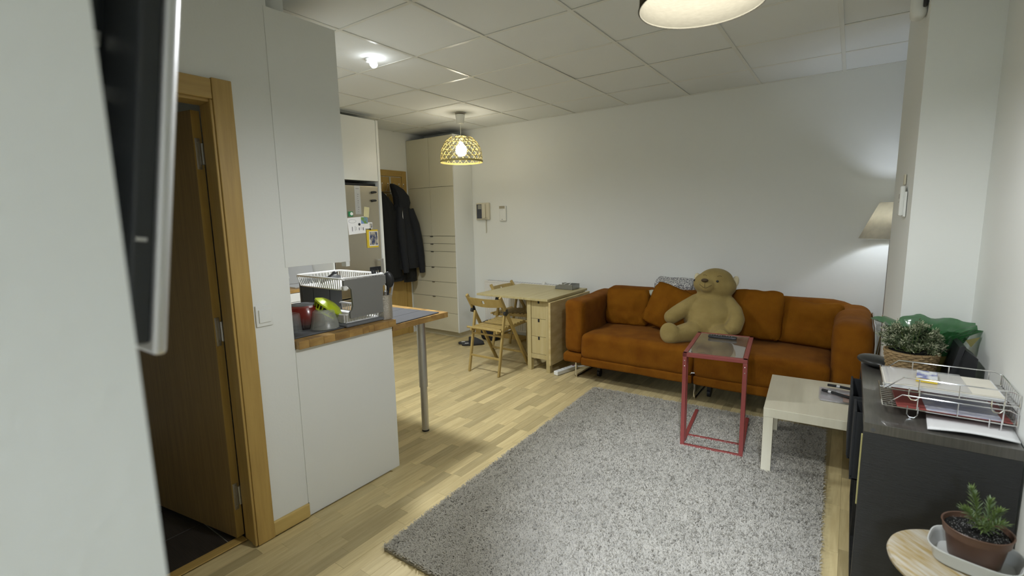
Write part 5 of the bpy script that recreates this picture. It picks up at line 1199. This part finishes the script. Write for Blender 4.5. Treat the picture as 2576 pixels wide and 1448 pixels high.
for nm, mat_, cnt in (('green_leaves', fol_m, 3600), ('cream_leaf_tips', fol2_m, 1100)):
    V = []; Fc = []; bl = random.Random(31)
    heads = []
    for k in range(64):
        a = bl.uniform(0, 2*PI); e = bl.uniform(0.02, 1); r = 0.098*math.sqrt(1-e*e*0.75)*bl.uniform(.75, 1.15); heads.append(WC+Vector((r*math.cos(a)*1.12, r*math.sin(a), 0.13+0.115*e*bl.uniform(.75, 1.1))))
    for k in range(cnt):
        h_ = rr.choice(heads); hc_ = WC+Vector((0, 0, 0.13)); out = (h_-hc_).normalized()
        d = (out*(0.9 if nm[0] == 'c' else 0.5)+Vector((rr.gauss(0, .6), rr.gauss(0, .6), rr.gauss(0.1, .6)))); off = rr.uniform(-0.03, 0.006) if nm[0] == 'g' else rr.uniform(0.0, 0.010)
        leaf_geo(V, Fc, h_+out*off+Vector((rr.gauss(0, .006), rr.gauss(0, .006), rr.gauss(0, .006))), d, rr.uniform(.010, .020) if nm[0] == 'g' else rr.uniform(.010, .016), rr.uniform(.0018, .0032))
    raw(nm, V, Fc, mat_, wp, kind='stuff')
mb = MB()
for h_ in heads[::2]: mb.tube([WC+Vector((0, 0, .115)), WC+(h_-WC)*0.6+Vector((0, 0, .03)), h_], 0.0015, n=4)
mb.go('stems', rose_m, wp)

# green cellophane bouquet behind
GC = Vector((0.355, 2.945, SZ))
gb = thing('cellophane_bouquet', 'plant wrapped in crumpled green cellophane behind the wicker pot', 'plant', GC)
V = []; Fc = []; na, nt_ = 84, 16
for i in range(na):
    for j in range(nt_):
        a = 2*PI*i/na; t = j/(nt_-1); lob = 0.62+0.38*abs(math.sin(a*2.5+0.6))**0.7
        r = 0.030+0.155*t**1.4*(0.75+0.35*lob); z = 0.06+0.205*t*(0.72+0.33*lob)-0.035*t**3
        nn = noise.noise(Vector((math.cos(a)*2.2, math.sin(a)*2.2, t*2.5))); r *= 1+0.28*nn*t; z += 0.03*t*noise.noise(Vector((math.cos(a)*3, math.sin(a)*3, 4+t*3)))
        r += 0.010*math.sin(a*17+3*t)*t
        V.append((GC.x-0.02+r*1.02*math.cos(a), min(GC.y+r*0.75*math.sin(a), 3.128), GC.z+z))
for i in range(na):
    for j in range(nt_-1): a_ = i*nt_+j; b_ = ((i+1) % na)*nt_+j; Fc.append((a_, b_, b_+1, a_+1))
raw('cellophane_wrap', V, Fc, green_m, gb, smooth=True)
V = []; Fc = []
for i in range(40):
    for j in range(8):
        a = 2*PI*i/40; t = j/7; r = 0.05+0.07*t+0.012*math.sin(a*9)*t; V.append((GC.x-.01+r*math.cos(a), GC.y+r*.7*math.sin(a), GC.z+0.03+0.15*t+0.02*noise.noise(Vector((math.cos(a)*4, math.sin(a)*4, t)))))
for i in range(40):
    for j in range(7): a_ = i*8+j; b_ = ((i+1) % 40)*8+j; Fc.append((a_, b_, b_+1, a_+1))
raw('inner_wrap', V, Fc, green_m, gb, smooth=True)
MB().lathe([(0, 0), (.045, 0), (.06, .09), (.056, .09), (0, .08)], GC, 28).go('pot', M('olive_pot', (0.16, 0.13, 0.03), 0.6), gb, smooth=True)
V = []; Fc = []
for k in range(240):
    a = rr.uniform(0, 2*PI); p = GC+Vector((rr.gauss(-.01, .035), rr.gauss(0, .03), rr.uniform(.03, .13))); leaf_geo(V, Fc, p, Vector((math.cos(a), math.sin(a), rr.uniform(-.2, 1))), rr.uniform(.02, .045), rr.uniform(.004, .010))
raw('dark_leaves', V, Fc, M('dark_brown_leaf', (0.035, 0.035, 0.015), 0.5), gb, kind='stuff')
mb = MB(); mb.prism([(0.455, SZ+.175), (0.502, SZ+.195), (0.475, SZ+.145)], 'y', 2.90, 2.902); mb.go('gold_corner', M('gold_foil', (0.42, 0.36, 0.14), 0.35, 0.6), gb)

# desk device with cable
dv = thing('desk_device', 'black wedge-shaped desk device seen from the side on shelf', 'device', (0.43, 2.80, SZ))
mb = MB(); mb.prism([(0.375, SZ+0.012), (0.392, SZ+0.012), (0.428, SZ+0.185), (0.418, SZ+0.190), (0.408, SZ+0.182)], 'y', 2.70, 2.86); mb.go('screen_shell', blk_m, dv)
mb = MB(); mb.prism([(0.393, SZ+0.02), (0.445, SZ+0.028), (0.468, SZ+0.045), (0.472, SZ+0.135), (0.430, SZ+0.170)], 'y', 2.715, 2.845); mb.go('rear_housing', blk_m, dv)
mb = MB(); mb.soft((0.425, 2.78, SZ+0.009), (0.12, 0.13, 0.018), 0.008, n=6); mb.go('foot', blk_m, dv, smooth=True)
mb = MB(); mb.tube([(0.470, 2.76, SZ+.04), (0.485, 2.75, SZ+.035), (0.490, 2.72, SZ+.01), (0.485, 2.66, SZ+.005), (0.47, 2.60, SZ+.005)], .004, n=8); mb.go('cable', blk_m, dv, smooth=True)

# ------------------------------------------------------------------ stool, tray and rosemary
STC = Vector((0.327, 1.735, 0)); ZT = 0.500
st = thing('round_stool', 'round whitewashed wooden stool in the lower right corner', 'stool', (STC.x, STC.y, 0), PI/4)
MB().lathe([(0, ZT-0.030), (.163, ZT-0.030), (.173, ZT-.022), (.176, ZT-.012), (.173, ZT-.003), (.167, ZT), (0, ZT)], STC, 56).go('seat', stool_m, st, smooth=True)
for k in range(4):
    a = PI/4+k*PI/2+0.4; d = Vector((math.cos(a), math.sin(a), 0)); p0 = STC+d*0.148; p1 = STC+d*0.105
    MB().cyl((p0.x, p0.y, 0), (p1.x, p1.y, ZT-0.03), 0.013, 0.018, n=14).go('leg', stoolw_m, st, smooth=True)
mb = MB(); mb.lathe([(.105, ZT-0.05), (.125, ZT-0.05), (.125, ZT-0.0305), (.105, ZT-0.0305), (.105, ZT-.05)], STC, 40); mb.go('apron_ring', stoolw_m, st, smooth=True)
PCt = Vector((0.342, 1.795, ZT+0.002))
ty = thing('plastic_tub', 'shallow white translucent plastic tub used as plant saucer on stool', 'tub', PCt)
TC = Vector((0.347, 1.765, ZT+0.001)); Rt = -0.25
def sq(r, n, a, ex=3.4): 
    c, s_ = math.cos(a), math.sin(a); k = (abs(c)**ex+abs(s_)**ex)**(-1/ex); return Vector((r[0]*k*c, r[1]*k*s_, 0))
mb = MB(); bm = mb.bm; rings = []
prof = [(0.0, 0.0), (0.80, 0.0), (0.86, 0.004), (0.93, 0.040), (0.97, 0.046), (1.0, 0.046), (1.0, 0.042), (0.97, 0.041)]
prof2 = [(0.925, 0.038), (0.84, 0.006), (0.78, 0.0035), (0.0, 0.0035)]
for (f_, z_) in prof[1:]+prof2[:-1]:
    rings.append([bm.verts.new(TC+eul(0, 0, Rt) @ sq((0.100*f_, 0.085*f_), 0, 2*PI*k/48)+Vector((0, 0, z_))) for k in range(48)])
for A_, B_ in zip(rings, rings[1:]):
    for k in range(48): bm.faces.new((A_[k], A_[(k+1) % 48], B_[(k+1) % 48], B_[k]))
bm.faces.new(rings[0][::-1]); bm.faces.new(rings[-1]); mb.go('body', M('milky_plastic', (0.62, 0.64, 0.62), 0.3, trans=0.0), ty, smooth=True)
PZ = ZT+0.006
PP = Vector((0.350, 1.783, PZ))
rsm = thing('potted_rosemary', 'young rosemary plant in a brown plastic pot', 'potted plant', PP)
MB().lathe([(0, 0), (.055, 0), (.057, .003), (.068, .072), (.073, .073), (.0755, .096), (.078, .098), (.076, .0995), (.0735, .098), (.071, .08), (.066, .07), (0, .07)], PP, 48).go('pot', pot_m, rsm, smooth=True)
V = []; Fc = []; n_ = 26
for i in range(n_+1):
    for j in range(n_+1):
        a = 2*PI*j/n_; r = 0.0715*i/n_; V.append((PP.x+r*math.cos(a), PP.y+r*math.sin(a), PP.z+0.084+0.006*noise.noise(Vector((r*60*math.cos(a), r*60*math.sin(a), 0)))))
for i in range(n_):
    for j in range(n_): a_ = i*(n_+1)+j; Fc.append((a_, a_+1, a_+n_+2, a_+n_+1))
raw('soil', V, Fc, soil_m, rsm, kind='stuff')
V = []; Fc = []
for k in range(260):
    a = rr.uniform(0, 2*PI); r = 0.070*math.sqrt(rr.random()); p = Vector((PP.x+r*math.cos(a), PP.y+r*math.sin(a), PP.z+.087)); s_ = rr.uniform(.0006, .0015); b = len(V)
    V += [tuple(p+Vector((s_, 0, 0))), tuple(p+Vector((-s_, s_, 0))), tuple(p+Vector((-s_, -s_, 0))), tuple(p+Vector((0, 0, s_*1.6)))]; Fc += [(b, b+1, b+3), (b+1, b+2, b+3), (b+2, b, b+3)]
raw('perlite_grains', V, Fc, M('perlite', (0.28, 0.28, 0.27), 0.8), rsm, kind='stuff')
mb = MB(); V = []; Fc = []; V2 = []; F2 = []
SP = [((.010, .012), (-.022, .022, .150)), ((.012, .010), (-.040, -.010, .080)), ((.015, .005), (.000, -.038, .055)), ((.018, .008), (.046, .000, .100)), ((.018, .006), (.055, -.012, .055)), ((.015, .010), (.030, .030, .115))]
for (bx, by), (tx, ty_, tz) in SP:
    p0 = PP+Vector((bx, by, .084)); p1 = PP+Vector((tx, ty_, .088+tz*0.72)); pts = []
    for i in range(8):
        t = i/7; pts.append(p0.lerp(p1, t)+Vector((0, 0, 0.015*math.sin(t*PI)))+Vector((0.012*math.sin(t*3+tx*50), 0, 0))*t*0.4)
    mb.tube(pts, [0.0022-0.0012*i/7 for i in range(8)], n=6)
    L_ = (p1-p0).length; ax = (p1-p0).normalized()
    nl_ = int(L_/0.0034)
    for q_ in range(nl_):
        t = 0.12+0.88*q_/nl_; ii = min(int(t*7), 6); pp_ = pts[ii].lerp(pts[ii+1], t*7-ii)
        for e in range(3):
            a = q_*1.3+e*2.1; si = ax.orthogonal().normalized(); s2 = ax.cross(si); d = (si*math.cos(a)+s2*math.sin(a))*(1.0-0.5*t)+ax*(0.35+0.6*t)+Vector((0, 0, .15)); ln = rr.uniform(.022, .034)*(1-0.2*t)
            d.normalize(); w_ = d.cross(Vector((0, 0, 1))); w_ = (w_ if w_.length > .1 else Vector((1, 0, 0))).normalized()*0.0019; up_ = w_.cross(d).normalized()*0.0008
            TV, TF = (V, Fc) if rr.random() > .22 else (V2, F2); b = len(TV)
            TV += [tuple(pp_-w_*.5), tuple(pp_+w_*.5), tuple(pp_+d*ln*.5+w_+up_), tuple(pp_+d*ln*.5-w_+up_), tuple(pp_+d*ln+Vector((0, 0, -.001)))]; TF += [(b, b+1, b+2, b+3), (b+3, b+2, b+4)]
mb.go('stems', rose_m, rsm, smooth=True); raw('needles', V, Fc, rose_m, rsm, kind='stuff'); raw('pale_needles', V2, F2, rosel_m, rsm, kind='stuff')

# ------------------------------------------------------------------ devices on the white pillar
Rp = eul(0, 0, math.atan2(0.206-0.237, 0.76)*-1)
px = lambda y: 0.237-0.0408*(y-3.14)
ac = thing('remote_holder', 'white air conditioner remote in a wall holder on the pillar', 'remote control', (px(3.55), 3.55, 1.48))
y0, y1 = 3.24, 3.44
MB().bb(px(3.34)-0.030, px(3.34)-0.010, 3.30, 3.385, 1.475, 1.630, 0.006, 3).go('remote', white2_m, ac, smooth=True)
MB().bb(px(3.34)-0.012, px(3.34)-0.001, 3.29, 3.395, 1.470, 1.60, 0.002).go('holder', white_m, ac)
MB().bb(px(3.34)-0.0308, px(3.34)-0.0295, 3.325, 3.36, 1.565, 1.590).go('display', M('remote_lcd', (0.30, 0.28, 0.26), 0.4), ac)
MB().bb(px(3.34)-0.0308, px(3.34)-0.0295, 3.33, 3.355, 1.545, 1.550).go('button', M('remote_btn', (0.30, 0.28, 0.26), 0.4), ac)
mb = MB()
for k in range(4): mb.bb(px(3.5)-0.0015, px(3.5)-0.0005, 3.49+0.012*(k % 2), 3.50+0.012*(k % 2), 1.535+k*0.013, 1.541+k*0.013); mb.bb(px(3.5)-0.0015, px(3.5)-0.0005, 3.52, 3.524, 1.53+k*0.012, 1.538+k*0.012)
mb.go('lettering', ink_m, ac)
tg = MB().bb(px(3.42)-0.010, px(3.42)-0.001, 3.39, 3.45, 1.640, 1.695, 0.003).go('beige_clip', ivory_m, None, label='small beige clip on the pillar above the remote', cat='clip')
pir = thing('motion_sensor', 'white rounded alarm sensor high on the pillar edge', 'sensor', (px(3.3), 3.3, 2.40))
mb = MB(); mb.prism([(3.16, 2.62-0.02), (3.16, 2.455), (3.18, 2.44), (3.25, 2.425), (3.30, 2.435), (3.33, 2.47), (3.33, 2.60)], 'x', px(3.25)-0.055, px(3.25)+0.004); mb2 = MB()
mb.bm.free()
mb = MB(); mb.soft((px(3.25)-0.032, 3.26, 2.515), (0.066, 0.10, 0.155), 0.030, n=10); mb.go('body', ivory_m if False else white2_m, pir, smooth=True)
MB().bb(px(3.2)-0.022, px(3.2)-0.004, 3.196, 3.212, 2.475, 2.575, 0.006).go('sensor_window', blk_m, pir)
